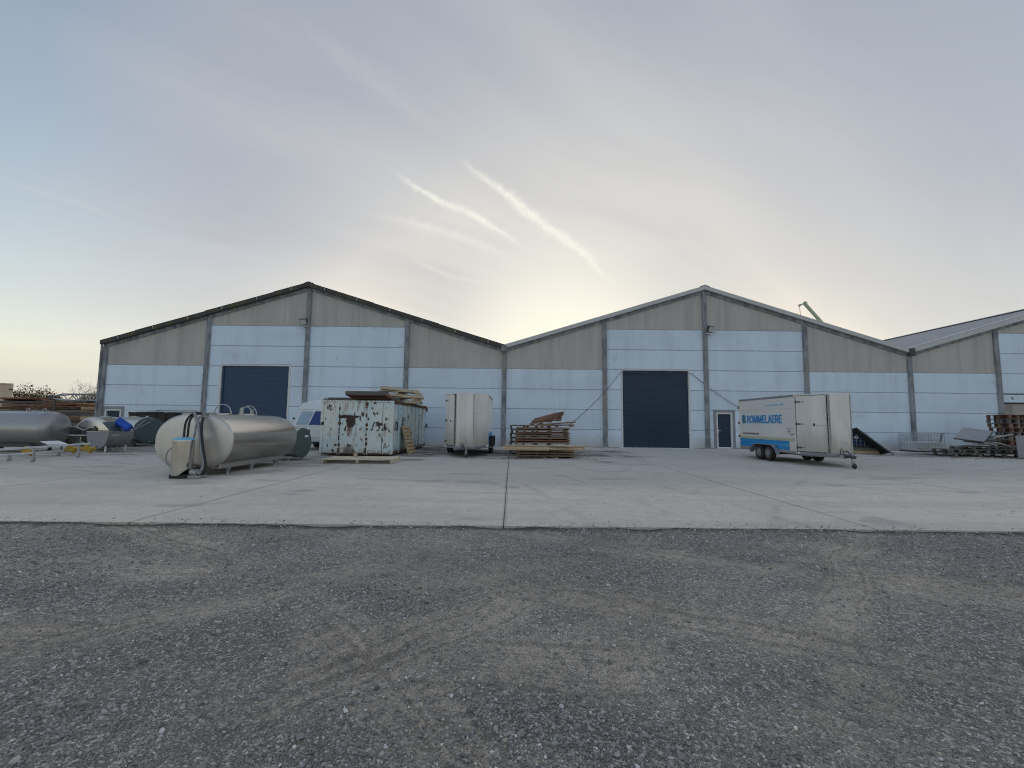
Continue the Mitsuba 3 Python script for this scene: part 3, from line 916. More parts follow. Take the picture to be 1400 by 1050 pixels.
# main stack of long weathered pallets right of the pale trailer, and the one behind it
ORD = ['lowest', 'second from the bottom', 'third from the bottom', 'fourth from the bottom', 'fifth from the bottom', 'sixth from the bottom', 'seventh from the bottom', 'eighth from the bottom', 'ninth from the bottom', 'tenth from the bottom', 'eleventh from the bottom', 'topmost flat one']
zz = .0
for i in range(3):
    frame_pallet(f'weathered brown long pallet, {ORD[i]} of the stack right of the plain trailer', 2.36 + .04 * random.random(), 1.30, rot('z', 1.2 * (random.random() - .5)), at(1.40 + .03 * random.random(), 18.78, zz), 'm_wood_old', h=.104)
    zz += .106
PL = [((-.33, 18.02, .385), (1.55, 18.02, .385), .10, .15, 'm_wood_new', 'short pale plank on its edge at the left end of the plank layer'),
      ((1.57, 18.00, .385), (3.05, 18.35, .37), .07, .10, 'm_wood_new', 'pale plank with a dark end sticking out at the right of the plank layer'),
      ((.0, 18.22, .465), (3.28, 18.50, .465), .09, .06, 'm_wood_new', 'long pale plank lying under the upper pallets, poking out furthest right'),
      ((-.28, 18.06, .505), (2.5, 18.06, .505), .11, .045, 'm_wood_pale', 'long light plank lying on top of the plank layer along its front'),
      ((.2, 18.6, .38), (3.1, 18.9, .38), .10, .12, 'm_wood_old', 'dark plank in the plank layer behind the pale ones'),
      ((.3, 19.2, .40), (2.4, 19.2, .40), .10, .15, 'm_wood_grey', 'grey squared timber carrying the upper pallets at the back of the plank layer')]
for p0, p1, a, b, m, lab in PL:
    solo('plank', MB().beam(p0, p1, a, b, bev=.004), m, lab, 'plank')
zz = .535
for i in range(7):
    L = 2.20 + .07 * random.random()
    frame_pallet(f'weathered brown long pallet, {ORD[3 + i]} of the stack right of the plain trailer', L, 1.28, rot('z', 1.8 * (random.random() - .5)), at(1.28 + .07 * (random.random() - .5), 18.76 + .03 * random.random(), zz), ['m_wood_old', 'm_wood_red', 'm_wood_old'][i % 3], h=.098)
    zz += .1005
frame_pallet('brown pallet lying askew on top of the weathered stack, its right end overhanging', 2.0, 1.2, rot('z', -3) @ rot('y', -1.2), at(1.62, 18.8, zz + .02), 'm_wood_old')
zz += .13
for i in range(4):
    frame_pallet(['reddish pallet tilted upwards to the right on the weathered stack, lowest of the tilted four', 'reddish pallet tilted upwards to the right, second of the tilted four', 'reddish pallet tilted upwards to the right, third of the tilted four', 'reddish pallet tilted upwards to the right on top of the tilted four'][i], 1.22 - .05 * i, 1.15, rot('z', 3 + 2 * i) @ rot('y', -9 - 2.2 * i), at(1.44 + .06 * i, 18.80 + .04 * i, zz + .055 + .085 * i), ['m_wood_old', 'm_wood_red'][i % 2], h=.09)
for i in range(7):
    frame_pallet(f'dark pallet in the rear stack behind the weathered one, {ORD[i]}', 1.9, 1.1, rot('z', 2 * (random.random() - .5)), at(.86 + .06 * random.random(), 20.6, .19 * i), 'm_wood_grey', h=.185)
solo('plank', MB().beam((1.0, 18.3, 1.335), (2.66, 18.3, 1.47), .05, .06, bev=.004), 'm_wood_old', 'short dark bar sticking out at the upper right of the weathered stack', 'plank')

# pallets about the container
pallet('large pale wooden pallet lying flat on the concrete in front of the rusty container', 2.36, 1.42, rot('z', 3.0), at(-5.22, 15.60, .0), 'm_wood_pale', h=.145, boards=9, along='x')
solo('wood_block', MB().box((-5.62, 16.0, .20), (.13, .15, .11), rot('z', 20), .006), 'm_wood_pale', 'small pale wooden block standing on the pallet before the container', 'block')
# leaning pallet
Ml = rot('z', 82) @ rot('x', 74)
k = thing('pallet', 'tan openwork pallet leaning against the long side of the container', 'pallet')
tl = at(-4.40, 19.75, .0)
for i in range(8):
    put(k, 'slat', MB().box((0, .08 + i * .163, .0), (.80, .105, .02), None, .004), 'm_wood_new', M=Ml, t=tl)
for s in (-.37, -.19, .0, .19, .37):
    put(k, 'stringer', MB().box((s, .65, -.035), (.07, 1.28, .045)), 'm_wood_new', M=Ml, t=tl)
put(k, 'backing', MB().box((0, .65, -.066), (.78, 1.26, .012)), 'm_wood_old', M=Ml, t=tl)

# ------------------------------------------------------------------ skip container
CX0, CX1, CY0, CY1, CZ0, CZ1 = -7.85, -4.87, 18.10, 25.0, .07, 2.25
k = thing('container', 'rusty pale blue steel container with flaking paint and black scrawled letters', 'container')
xs = [CX0 + .06, -7.06, -5.95, CX1 - .40]
for a, b in zip(xs[:-1], xs[1:]):
    put(k, 'front_panel', MB().bb(a + .05, b - .05, CY0 + .02, CY0 + .07, CZ0 + .05, CZ1 - .05, bev=.006), 'm_container_front')
put(k, 'front_panel', MB().bb(CX1 - .40, CX1 - .10, CY0 + .03, CY0 + .08, CZ0 + .05, CZ1 - .05, bev=.006), 'm_container_front')
for x in xs[1:3]:
    put(k, 'rib', MB().bb(x - .075, x - .022, CY0 - .03, CY0 + .05, CZ0, CZ1 - .01, bev=.008).bb(x + .022, x + .075, CY0 - .03, CY0 + .05, CZ0, CZ1 - .01, bev=.008).bb(x - .02, x + .02, CY0 + .02, CY0 + .06, CZ0, CZ1), 'm_container_front')
    h = MB()
    z = CZ0 + .04
    while z < CZ1 - .12:
        e = .04 + .16 * RNG.random() * (1.6 if z < 1.1 else .8)
        h.bb(x - .024 - .03 * RNG.random(), x + .024 + .04 * (RNG.random() > .6), CY0 - .0335, CY0 + .018, z, min(z + e, CZ1 - .05))
        z += e + .03 + .12 * RNG.random() * (1 if z < 1.1 else 2.2)
    put(k, 'rust_streak', h, 'm_rust')
for x0, x1 in ((CX0, CX0 + .10), (CX1 - .10, CX1)):
    put(k, 'corner_post', MB().bb(x0, x1, CY0 - .01, CY0 + .12, CZ0, CZ1, bev=.012), 'm_container_front')
put(k, 'corner_post', MB().bb(CX1 - .42, CX1 - .36, CY0, CY0 + .06, CZ0, CZ1 - .02, bev=.01), 'm_container_front')
put(k, 'corner_post', MB().bb(CX1 - .12, CX1 + .01, CY1 - .12, CY1, CZ0, CZ1, bev=.012), 'm_container')
put(k, 'top_rail', MB().bb(CX0 - .01, CX1 + .012, CY0 - .02, CY0 + .09, CZ1 - .045, CZ1 + .02, bev=.012), 'm_container_front')
put(k, 'top_rail', MB().bb(CX1 - .10, CX1 + .05, CY0 + .092, CY1, CZ1 - .08, CZ1 + .04, bev=.015).bb(CX0 - .03, CX0 + .10, CY0 + .092, CY1, CZ1 - .08, CZ1 + .04, bev=.015).bb(CX0 + .1, CX1 - .11, CY1 - .1, CY1, CZ1 - .08, CZ1 + .04, bev=.015), 'm_rust')
put(k, 'bottom_rail', MB().bb(CX0, CX1, CY0 + .002, CY0 + .10, CZ0 - .01, CZ0 + .055, bev=.01).bb(CX1 - .11, CX1 + .006, CY0 + .13, CY1 - .13, CZ0 + .0, CZ0 + .12, bev=.01), 'm_rust')
ny_ = 8
for i in range(ny_):
    a, b = CY0 + .12 + (CY1 - CY0 - .24) * i / ny_, CY0 + .12 + (CY1 - CY0 - .24) * (i + 1) / ny_
    put(k, 'side_panel', MB().bb(CX1 - .075, CX1 - .035, a + .004, b - .004, CZ0 + .1, CZ1 - .08, bev=.006), 'm_container')
    if i:
        put(k, 'side_rib', MB().bb(CX1 - .035, CX1 + .035, a - .055, a + .055, CZ0 + .02, CZ1 - .082, bev=.015), 'm_container')
put(k, 'far_side', MB().bb(CX0, CX0 + .05, CY0 + .13, CY1 - .1, CZ0, CZ1 - .08).bb(CX0 + .06, CX1 - .08, CY1 - .06, CY1 - .02, CZ0, CZ1 - .08), 'm_container')
put(k, 'floor', MB().bb(CX0 + .06, CX1 - .12, CY0 + .13, CY1 - .1, CZ0, CZ0 + .06), 'm_rust')
put(k, 'hinge', MB().cyl((CX1 + .05, CY1 - .05, 2.0), (CX1 + .05, CY1 - .05, 2.2), .05).cyl((CX1 + .05, CY1 - .05, 1.1), (CX1 + .05, CY1 - .05, 1.3), .05), 'm_dark_steel')
put(k, 'skid', MB().bb(CX0 + .3, CX0 + .42, CY0 + .3, CY1 - .2, 0, CZ0 + .0).bb(CX1 - .5, CX1 - .38, CY0 + .3, CY1 - .2, 0, CZ0 + .0), 'm_rust')


def faded_letters(x, y0, z, length, h, seed):
    """A line of small worn lettering on a side that faces -x, running towards -y; too worn to be read."""
    g = np.random.default_rng(seed)
    m = MB()
    y = 0.0
    while y < length:
        w = h * (.35 + .35 * g.random())
        if g.random() < .86:
            hh = h * (1.0 if g.random() < .25 else .70)
            for q in (0, 1):
                m.bb(x - .004, x, y0 - y - w * (.18 if q == 0 else 1.0), y0 - y - w * (0 if q == 0 else .82), z, z + hh * (1 if q == 0 or g.random() < .6 else .6))
            if g.random() < .8:
                zz_ = z + hh * g.choice([.06, .45, .86])
                m.bb(x - .0035, x, y0 - y - w * .81, y0 - y - w * .19, zz_, zz_ + h * .14)
        y += w + h * .22
    return m


def scrawl(strokes, to3, w=.045):
    m = MB()
    for st in strokes:
        for a, b in zip(st[:-1], st[1:]):
            p, q = to3(a), to3(b)
            m.tube([p, q], w / 2, 6)
    return m


LET = [[(.02, .08), (.08, .02), (.14, .12), (.18, .36)], [(.33, .32), (.45, .35), (.56, .22), (.50, .05), (.36, .02)], [(.63, .31), (.67, .28)], [(.73, .06), (.79, .05), (.86, .30), (.87, .08), (.93, .05), (.96, .20)]]
put(k, 'scrawl', scrawl([[(x * .98, z) for x, z in s] for s in LET], lambda q: (-5.80 + q[0] * .70, CY0 + .018, 1.02 + q[1] * .9)), 'm_scrawl', label='black scrawled letters on the front of the container')
LET2 = [[(0, .02), (.05, .36), (.10, .40)], [(.22, .05), (.20, .30), (.36, .40), (.44, .2), (.38, .04), (.22, .05)], [(1.15, .32), (1.18, .06), (1.30, .08), (1.34, .30)], [(1.45, .28), (1.5, .05), (1.6, .28)]]
put(k, 'scrawl', scrawl(LET2, lambda q: (CX1 - .033, CY0 + .38 + q[0] * 1.0, 1.02 + q[1]), .05), 'm_scrawl', label='black scrawled letters on the long side of the container')

# things lying across the open container
Mt = rot('x', -7.0)
kk = thing('wooden_tray', 'brown planked panel with a pale frame, lying tilted across the front of the container', 'panel')
d = MB()
for i in range(8):
    d.box((-.72 + .206 * i, 1.0, .02), (.19, 1.96, .03))
put(kk, 'board', d, 'm_wood_red', M=Mt, t=at(-5.98, 17.92, 2.50), kind='stuff')
put(kk, 'front_rail', MB().bb(-.83, .83, -.03, .03, .0, .15, bev=.006), 'm_wood_grey', M=Mt, t=at(-5.98, 17.92, 2.50))
put(kk, 'side_rail', MB().bb(-.83, -.77, .032, 2.0, -.02, .12, bev=.006), 'm_wood_red', M=Mt, t=at(-5.98, 17.92, 2.50))
put(kk, 'side_rail', MB().bb(.77, .83, .032, 2.0, -.02, .12, bev=.006), 'm_wood_red', M=Mt, t=at(-5.98, 17.92, 2.50))
for y in (.6, 1.3):
    put(kk, 'cross_rail', MB().bb(-.765, .765, y, y + .08, -.07, .0, bev=.006), 'm_wood_red', M=Mt, t=at(-5.98, 17.92, 2.50))
solo('support_beam', MB().beam((-7.9, 18.9, 2.36), (-4.85, 18.9, 2.36), .12, .13).beam((-7.9, 19.6, 2.34), (-4.85, 19.6, 2.34), .12, .09), 'm_wood_grey', 'pair of grey timbers bridging the open container under the tray', 'timber')
for i in range(5):
    pallet(['lowest pale pallet of the loose heap on the container', 'second pale pallet of the loose heap on the container, slid left', 'third pale pallet of the loose heap on the container, tilted to the right', 'fourth pale pallet of the loose heap on the container', 'topmost pale pallet of the loose heap on the container'][i], 1.9, 1.2, rot('z', [3, -8, 9, -5, 14][i]) @ rot('y', [1, 2, 4, 3, 6][i]), at(-5.42 + [0, -.14, .06, -.12, -.2][i], 21.6 + .1 * i, 2.30 + .152 * i), 'm_wood_new' if i == 1 else 'm_wood_pale', h=.135, boards=8, along='x' if i % 2 else 'y')
solo('support_beam', MB().beam((-7.9, 21.6, 2.245), (-4.85, 21.6, 2.245), .12, .09).beam((-7.9, 22.6, 2.245), (-4.85, 22.6, 2.245), .12, .09), 'm_wood_grey', 'pair of grey timbers bridging the container under the heap of pale pallets', 'timber')


# ------------------------------------------------------------------ box trailers
def wheel(parent, x, y, r, w, side, label=None):
    k = put(parent, 'wheel', MB().loft([np.stack([np.full(28, x + dx), y + rr * np.cos(np.arange(28) * 2 * np.pi / 28), r + rr * np.sin(np.arange(28) * 2 * np.pi / 28)], 1) for dx, rr in ((-w / 2, r * .62), (-w / 2, r * .88), (-w / 2 + .02, r * .97), (-w / 4, r), (w / 4, r), (w / 2 - .02, r * .97), (w / 2, r * .88), (w / 2, r * .62))], cap0=True, cap1=True), 'm_rubber', 30)
    m = MB()
    xo = x + side * (w / 2 + .002)
    m.cyl((xo - side * .03, y, r), (xo, y, r), r * .60, r * .56, 24)
    m.cyl((xo, y, r), (xo + side * .03, y, r), r * .24, r * .20, 16)
    put(k, 'rim', m, 'm_rim', 30)
    h = MB()
    for i in range(8):
        a = i * math.pi / 4
        h.cyl((xo + side * .001, y + math.cos(a) * r * .42, r + math.sin(a) * r * .42), (xo + side * .004, y + math.cos(a) * r * .42, r + math.sin(a) * r * .42), r * .075, n=10)
    put(k, 'rim_hole', h, 'm_void')
    return k


def trailer(label, tx, ty, z0, z1, rear):
    """Local frame: x across (0 = middle), y = 0 at the nose, running back; placed by (tx, ty)."""
    k = thing('box_trailer', label, 'trailer')
    t = (tx, ty, 0)
    W2, N2, CY = .925, .37, 1.0
    # nose panels
    P = [(-N2, 0), (N2, 0), (W2, CY), (W2, rear), (-W2, rear), (-W2, CY)]
    put(k, 'body', MB().prism([(x * .985, .012 + y * .994) for x, y in P], z0 + .06, z1 - .02, 'z'), 'm_trailer_side', t=t)
    put(k, 'nose_panel', MB().bb(-N2 + .006, N2 - .006, -.006, .02, z0 + .05, z1 - .01, bev=.004), 'm_trailer_white', t=t)
    put(k, 'rib', MB().bb(-N2 - .012, -N2 + .022, -.022, .02, z0 + .02, z1 - .015, bev=.004).bb(N2 - .022, N2 + .012, -.022, .02, z0 + .02, z1 - .015, bev=.004), 'm_rib', t=t)
    put(k, 'panel_joint', MB().bb(-.085, -.065, -.012, -.0062, z0 + .06, z1 - .03, bev=.002), 'm_trailer_side', t=t)
    ang = math.degrees(math.atan2(CY, W2 - N2))
    ln = math.hypot(CY, W2 - N2)
    # left chamfer (as seen from the front) carries a door
    def cham(mb, s):
        M = rot('z', -ang if s < 0 else ang)
        if s < 0:
            return M, np.array([-W2, CY, 0]) + np.array(t)
        return M, np.array([N2, 0, 0]) + np.array(t)
    M, o = cham(None, -1)
    d = put(k, 'door', MB().bb(.055, ln - .075, -.035, .01, z0 + .08, z1 - .045, bev=.008), 'm_trailer_white', M=M, t=o)
    g = MB().bb(.032, .053, -.022, .02, z0 + .05, z1 - .02).bb(ln - .073, ln - .052, -.022, .02, z0 + .05, z1 - .02).bb(.053, ln - .073, -.02, .02, z1 - .043, z1 - .024).bb(.053, ln - .073, -.02, .02, z0 + .055, z0 + .078)
    put(d, 'seal', g, 'm_dark_steel', M=M, t=o)
    hg = MB()
    for zf in (.10, .50, .88):
        z = z0 + (z1 - z0) * zf
        hg.bb(.03, .22, -.052, -.034, z - .025, z + .025, bev=.006).cyl((.06, -.045, z - .06), (.06, -.045, z + .06), .018, n=8).bb(.26, .33, -.045, -.034, z - .012, z + .012)
    put(d, 'hinge', hg, 'm_dark_steel', M=M, t=o)
    lk = MB().cyl((ln - .07, -.05, z0 + .02), (ln - .07, -.05, z1 - .02), .010, n=8)
    for zf in (.02, .13, .30, .70, .97):
        z = z0 + (z1 - z0) * zf
        lk.bb(ln - .10, ln - .04, -.066, -.03, z - .03, z + .03, bev=.006)
    put(d, 'lock_rod', lk, 'm_galv', M=M, t=o)
    z = z0 + (z1 - z0) * .49
    put(d, 'handle', MB().bb(ln - .36, ln - .10, -.075, -.05, z - .025, z + .025, bev=.008).bb(ln - .42, ln - .36, -.05, -.034, z - .05, z + .05, bev=.006), 'm_frame_white', M=M, t=o)
    put(d, 'latch_block', MB().bb(ln - .52, ln - .455, -.05, -.034, z - .05, z + .05, bev=.006), 'm_dark_steel', M=M, t=o)
    M, o = cham(None, 1)
    put(k, 'nose_panel', MB().bb(.02, ln - .02, -.02, .01, z0 + .05, z1 - .02, bev=.004), 'm_trailer_white', M=M, t=o)
    # roof and edge trims
    put(k, 'roof', MB().prism([(x * 1.012, y * 1.004 - .012) for x, y in P], z1 - .02, z1 + .025, 'z'), 'm_trailer_white', t=t)
    put(k, 'edge_trim', MB().bb(-W2 - .012, -W2 + .02, CY + .03, rear + .01, z1 - .05, z1 + .032, bev=.008).bb(W2 - .02, W2 + .012, CY + .03, rear + .01, z1 - .05, z1 + .032, bev=.008), 'm_sheet_grey', t=t)
    put(k, 'corner_post', MB().bb(-W2 - .016, -W2 + .03, rear - .05, rear + .015, z0, z1 + .03, bev=.01).bb(W2 - .03, W2 + .016, rear - .05, rear + .015, z0, z1 + .03, bev=.01).bb(-W2 - .014, -W2 + .02, CY - .03, CY + .03, z0, z1, bev=.008).bb(W2 - .02, W2 + .014, CY - .03, CY + .03, z0, z1, bev=.008), 'm_trailer_side', t=t)
    rl = MB()
    for z in (z0 + .5, z0 + 1.1, z0 + 1.8):
        rl.bb(-W2 - .045, -W2 - .012, rear - .06, rear + .03, z - .06, z + .06, bev=.01)
    put(k, 'rear_hinge', rl, 'm_dark_steel', t=t)
    # chassis
    put(k, 'sill', MB().bb(-W2 - .012, -W2 + .06, CY + .02, rear, z0 - .03, z0 + .065, bev=.008).bb(W2 - .06, W2 + .012, CY + .02, rear, z0 - .03, z0 + .065, bev=.008), 'm_galv', t=t)
    fr = MB()
    for x in (-.55, .55):
        fr.beam((x, rear - .05, z0 - .06), (x, CY, z0 - .06), .06, .10)
        fr.beam((x, CY, z0 - .06), (0, -.22, z0 - .03), .06, .10)
    for y in (CY + .1, 2.3, 3.6, rear - .1):
        fr.beam((-.9, y, z0 - .03), (.9, y, z0 - .03), .05, .06)
    put(k, 'chassis', fr, 'm_galv', t=t)
    put(k, 'front_beam', MB().prism([(-N2 - .04, -.04), (N2 + .04, -.04), (W2 + .02, CY + .02), (-W2 - .02, CY + .02)], z0 - .04, z0 + .055, 'z'), 'm_sheet_grey', t=t)
    for y in (2.60, 3.25):
        for s in (-1, 1):
            wheel_x = s * (W2 - .06 + .10)
            wk = wheel(k, wheel_x + tx, y + ty, .31, .19, s)
    for s in (-1, 1):
        f = MB()
        xa, xb = sorted((s * (W2 + .012), s * (W2 + .17)))
        prof = [(1.98, .30), (2.10, .52), (2.32, .66), (3.53, .66), (3.75, .52), (3.87, .30)]
        inner = [(y, z - .02) for y, z in prof]
        for (y0, q0), (y1, q1) in zip(prof[:-1], prof[1:]):
            f.prism([(y0, q0), (y1, q1), (y1 , q1 - .022), (y0 , q0 - .022)], xa, xb, 'x')
        put(k, 'fender', f, 'm_galv', t=t)
        put(k, 'arch', MB().bb(min(s * (W2 - .01), s * (W2 + .010)), max(s * (W2 - .01), s * (W2 + .010)), 2.15, 3.72, z0 - .1, .63), 'm_void', t=t)
    put(k, 'axle', MB().cyl((-.9, 2.60, .31), (.9, 2.60, .31), .04).cyl((-.9, 3.25, .31), (.9, 3.25, .31), .04), 'm_dark_steel', t=t)
    # coupling and jockey wheel
    cp = MB().beam((0, .1, z0 - .02), (0, -.46, z0 - .02), .10, .09, bev=.01).box((0, -.50, z0 - .03), (.13, .16, .10), None, .03)
    cp.tube([(0, -.38, z0 + .05), (0, -.24, z0 + .16), (0, -.10, z0 + .13)], .018)
    put(k, 'coupling', cp, 'm_dark_steel', t=t)
    jk = MB().cyl((.10, -.32, .16), (.10, -.32, z0 + .33), .030, n=10).tube([(.10, -.32, z0 + .33), (.10, -.32, z0 + .40), (-.06, -.34, z0 + .43), (-.16, -.34, z0 + .47)], .012)
    jk.beam((.07, -.32, .24), (.07, -.38, .09), .012, .04).beam((.15, -.32, .24), (.15, -.38, .09), .012, .04)
    j = put(k, 'jockey_stand', jk, 'm_galv', 30, t=t)
    put(j, 'jockey_wheel', MB().cyl((.085, -.38, .085), (.135, -.38, .085), .085, n=18), 'm_rubber', 30, t=t)
    put(k, 'cable_coil', MB().tube([(-.12, -.10, z0 + .02), (-.16, -.14, z0 + .16), (-.10, -.12, z0 + .24), (-.05, -.14, z0 + .10), (-.10, -.22, z0 - .1), (.0, -.40, z0 - .02)], .012), 'm_black_plastic', t=t)
    for s in (-1, 1):
        lt = MB().bb(s * (W2 - .02) - .04, s * (W2 - .02) + .04, CY - .14, CY - .08, z0 - .02, z0 + .05, bev=.012)
        put(k, 'marker_light', lt, 'm_white_print', t=t)
    return k


TRX, TRY = 11.425, 15.30
z0, z1 = .42, 2.55
k = trailer('white box trailer with large blue company lettering beside the small door', TRX, TRY, z0, z1, 5.0)
XS = TRX - .925
RS = np.array([[0, 0, -1.0], [-1, 0, 0], [0, 1, 0]])        # text frame on the left side: reads towards -y, up is z, faces -x
side = lambda y, z, d=.006: (XS - .002, y, z)
put(k, 'blue_band', MB().bb(XS - .006, XS - .001, 16.72, 20.24, .50, .835), 'm_blue', label='bright blue band along the lower side')
put(k, 'green_band', MB().bb(XS - .005, XS - .001, 16.38, 20.24, .845, .945), 'm_green_stripe', label='pale olive stripe above the blue band')
put(k, 'side_joint', MB().bb(XS - .004, XS - .001, 16.4, 20.24, 2.06, 2.072), 'm_trim_light')
put(k, 'lettering', MB().text('ROMMELAERE', .315, RS, (XS - .001, 19.66, 1.52), .004, True, .86), 'm_blue', label='large blue lettering with the company name')
em = MB()
for i in range(5):
    em.bb(XS - .005, XS - .001, 20.04 - .058 * i - .036, 20.04 - .058 * i, 1.50 + (.12 if i > 3 else 0) + .0, 1.87 - (.03 if i > 3 else 0))
em.add(np.array([[XS - .006, 19.84, 1.64], [XS - .006, 19.78, 1.64], [XS - .006, 19.70, 1.50], [XS - .006, 19.77, 1.50], [XS - .001, 19.84, 1.64], [XS - .001, 19.78, 1.64], [XS - .001, 19.70, 1.50], [XS - .001, 19.77, 1.50]]), [[0, 1, 2], [0, 2, 3], [4, 6, 5], [4, 7, 6], [0, 4, 5], [0, 5, 1], [1, 5, 6], [1, 6, 2]])
put(k, 'emblem', em, 'm_teal', label='teal striped letter emblem before the name')
put(k, 'slogan', faded_letters(XS - .001, 18.20, 2.20, 1.02, .095, 3).bb(XS - .005, XS - .001, 17.00, 17.09, 2.20, 2.30), 'm_light_blue', label='small light blue line of writing near the roof')
put(k, 'web_address', MB().text('www.rommelaere.be', .095, RS, (XS - .001, 20.02, 1.02), .004, True), 'm_grey_print', label='small grey web address')
put(k, 'band_writing', faded_letters(XS - .0065, 17.80, .63, .98, .10, 5), 'm_light_blue', label='pale writing on the blue band')
sg = faded_letters(XS - .001, 16.90, 1.28, .30, .07, 8)
sg.bb(XS - .005, XS - .001, 16.62, 16.78, 1.18, 1.215)
sg.tube([(XS - .003, 16.66 - .24 * i / 8, 1.14 - .07 * math.sin(math.pi * i / 8)) for i in range(9)], .012, 6)
put(k, 'badge', sg, 'm_grey_print', label='small dark blue writing with a smile-shaped curve')
put(k, 'reflector', MB().bb(XS - .016, XS - .004, 19.5, 19.56, .60, .64).bb(XS - .016, XS - .004, 17.3, 17.36, .44, .48), 'm_orange')

k = trailer('plain dirty white box trailer seen from its nose, beside the container', -1.94, 18.25, .38, 2.62, 4.95)
XR = -1.94 + .925
put(k, 'blue_band', MB().bb(XR + .001, XR + .006, 19.7, 23.1, .46, .95), 'm_blue', label='blue band along the lower side')
put(k, 'side_box', MB().bb(XR + .02, XR + .26, 20.1, 20.6, .40, .82, bev=.03), 'm_black_plastic', label='dark box on the side of the trailer')

# ------------------------------------------------------------------ caravan
k = thing('caravan', 'white touring caravan with blue front windows, half hidden behind the container', 'caravan')
prof = [(.35, .05), (.62, -.02), (1.12, .0), (1.20, .02), (1.92, .34), (2.02, .36), (2.28, .52), (2.42, .82), (2.47, 1.3)]      # z, y set-back of the front
xa, xb, ya, yb = -10.52, -8.28, 21.0, 25.6


def car_ring(z, back, ins, bot=False):
    l, r, f, b = xa + ins, xb - ins, ya + back, yb - back * .4
    c = .14
    return np.array([[l + c, f, z], [r - c, f, z], [r, f + c, z], [r, b - c, z], [r - c, b, z], [l + c, b, z], [l, b - c, z], [l, f + c, z]])


rings = [car_ring(z, b, {0: .03, 1: 0, 2: 0, 3: .01, 4: .09, 5: .10, 6: .20, 7: .42, 8: .8}[i]) for i, (z, b) in enumerate(prof)]
put(k, 'body', MB().loft(rings), 'm_caravan', 35)


def front_quad(x0b, x1b, x0t, x1t, zb, zt, yb_, yt_, th=.03):
    a = np.array([[x0b, yb_, zb], [x1b, yb_, zb], [x1t, yt_, zt], [x0t, yt_, zt]])
    return MB().loft([a + [0, th, 0], a]) if False else MB().add(np.vstack([a, a + [0, th, 0]]), [[0, 1, 2], [0, 2, 3], [4, 6, 5], [4, 7, 6], [0, 4, 5], [0, 5, 1], [1, 5, 6], [1, 6, 2], [2, 6, 7], [2, 7, 3], [3, 7, 4], [3, 4, 0]])


put(k, 'window', front_quad(-9.66, -8.62, -9.50, -8.74, 1.22, 1.88, ya - .005, ya + .290), 'm_caravan_window', label='large blue front window')
put(k, 'window', front_quad(-10.28, -9.76, -10.14, -9.60, 1.24, 1.86, ya - .002, ya + .285), 'm_caravan_pane', label='small pale front side window')
put(k, 'window_frame', front_quad(-9.70, -8.58, -9.54, -8.70, 1.18, 1.92, ya - .000, ya + .310, .02), 'm_caravan')
put(k, 'moulding', MB().bb(xa - .01, xb + .01, ya - .035, ya + .05, 1.13, 1.18, bev=.01).bb(xa + .08, xb - .08, ya + .325, ya + .36, 1.94, 1.975, bev=.008), 'm_frame_white')
put(k, 'front_locker', MB().bb(-9.75, -9.05, ya - .05, ya + .02, .62, 1.06, bev=.02), 'm_frame_white')
put(k, 'vent', MB().bb(-9.70, -9.56, ya - .06, ya - .03, .78, 1.00, bev=.01), 'm_dark_steel')
put(k, 'hand_grip', MB().box((xa + .02, ya + .22, 1.52), (.06, .12, .10), None, .02), 'm_black_plastic')
put(k, 'roof_hatch', MB().bb(-9.55, -8.75, ya + 1.2, ya + 1.9, 2.46, 2.58, bev=.04), 'm_sheet_grey', label='raised roof hatch')
put(k, 'drawbar', MB().beam((-9.9, ya + .05, .40), (-9.4, ya - 1.0, .42), .07, .08).beam((-8.9, ya + .05, .40), (-9.4, ya - 1.0, .42), .07, .08), 'm_dark_steel')
for s, x in ((-1, xa + .14), (1, xb - .14)):
    wheel(k, x, ya + 2.6, .31, .17, s)
put(k, 'steady_leg', MB().beam((-10.2, ya + .3, .4), (-10.2, ya + .3, 0), .05, .05).beam((-8.6, ya + .3, .4), (-8.6, ya + .3, 0), .05, .05), 'm_dark_steel')


# ------------------------------------------------------------------ stainless tanks
def ell_tank(a, b, L, bulge0, bulge1, n=56, power=2.0):
    """Elliptic tank along +y from 0 to L: (shell, front end, rear end) as meshes; centred on x = z = 0."""
    th = np.arange(n) * 2 * np.pi / n
    cx = np.sign(np.cos(th)) * np.abs(np.cos(th)) ** (2 / power)
    cz = np.sign(np.sin(th)) * np.abs(np.sin(th)) ** (2 / power)
    ring = lambda s, y: np.stack([a * s * cx, np.full(n, y), b * s * cz], 1)
    ys = [0, .012] + list(np.linspace(.0, L, 7)[1:-1]) + [L - .012, L]
    shell = MB().loft([ring(1, y) for y in ys][::-1], cap0=False, cap1=False)
    def end(y, bulge, s):
        prof = [(1.0, 0), (.985, .22), (.95, .40), (.85, .62), (.65, .83), (.4, .95), (.15, 1.0)]
        rs = [ring(r, y + s * bulge * h) for r, h in prof]
        return MB().loft(rs if s < 0 else rs[::-1], cap0=s > 0, cap1=s < 0)
    return shell, end(0, bulge0, -1), end(L, bulge1, 1)


def place_parts(k, parts, M, t):
    for name, mb, m, sm in parts:
        put(k, name, mb, m, sm, M=M, t=t)


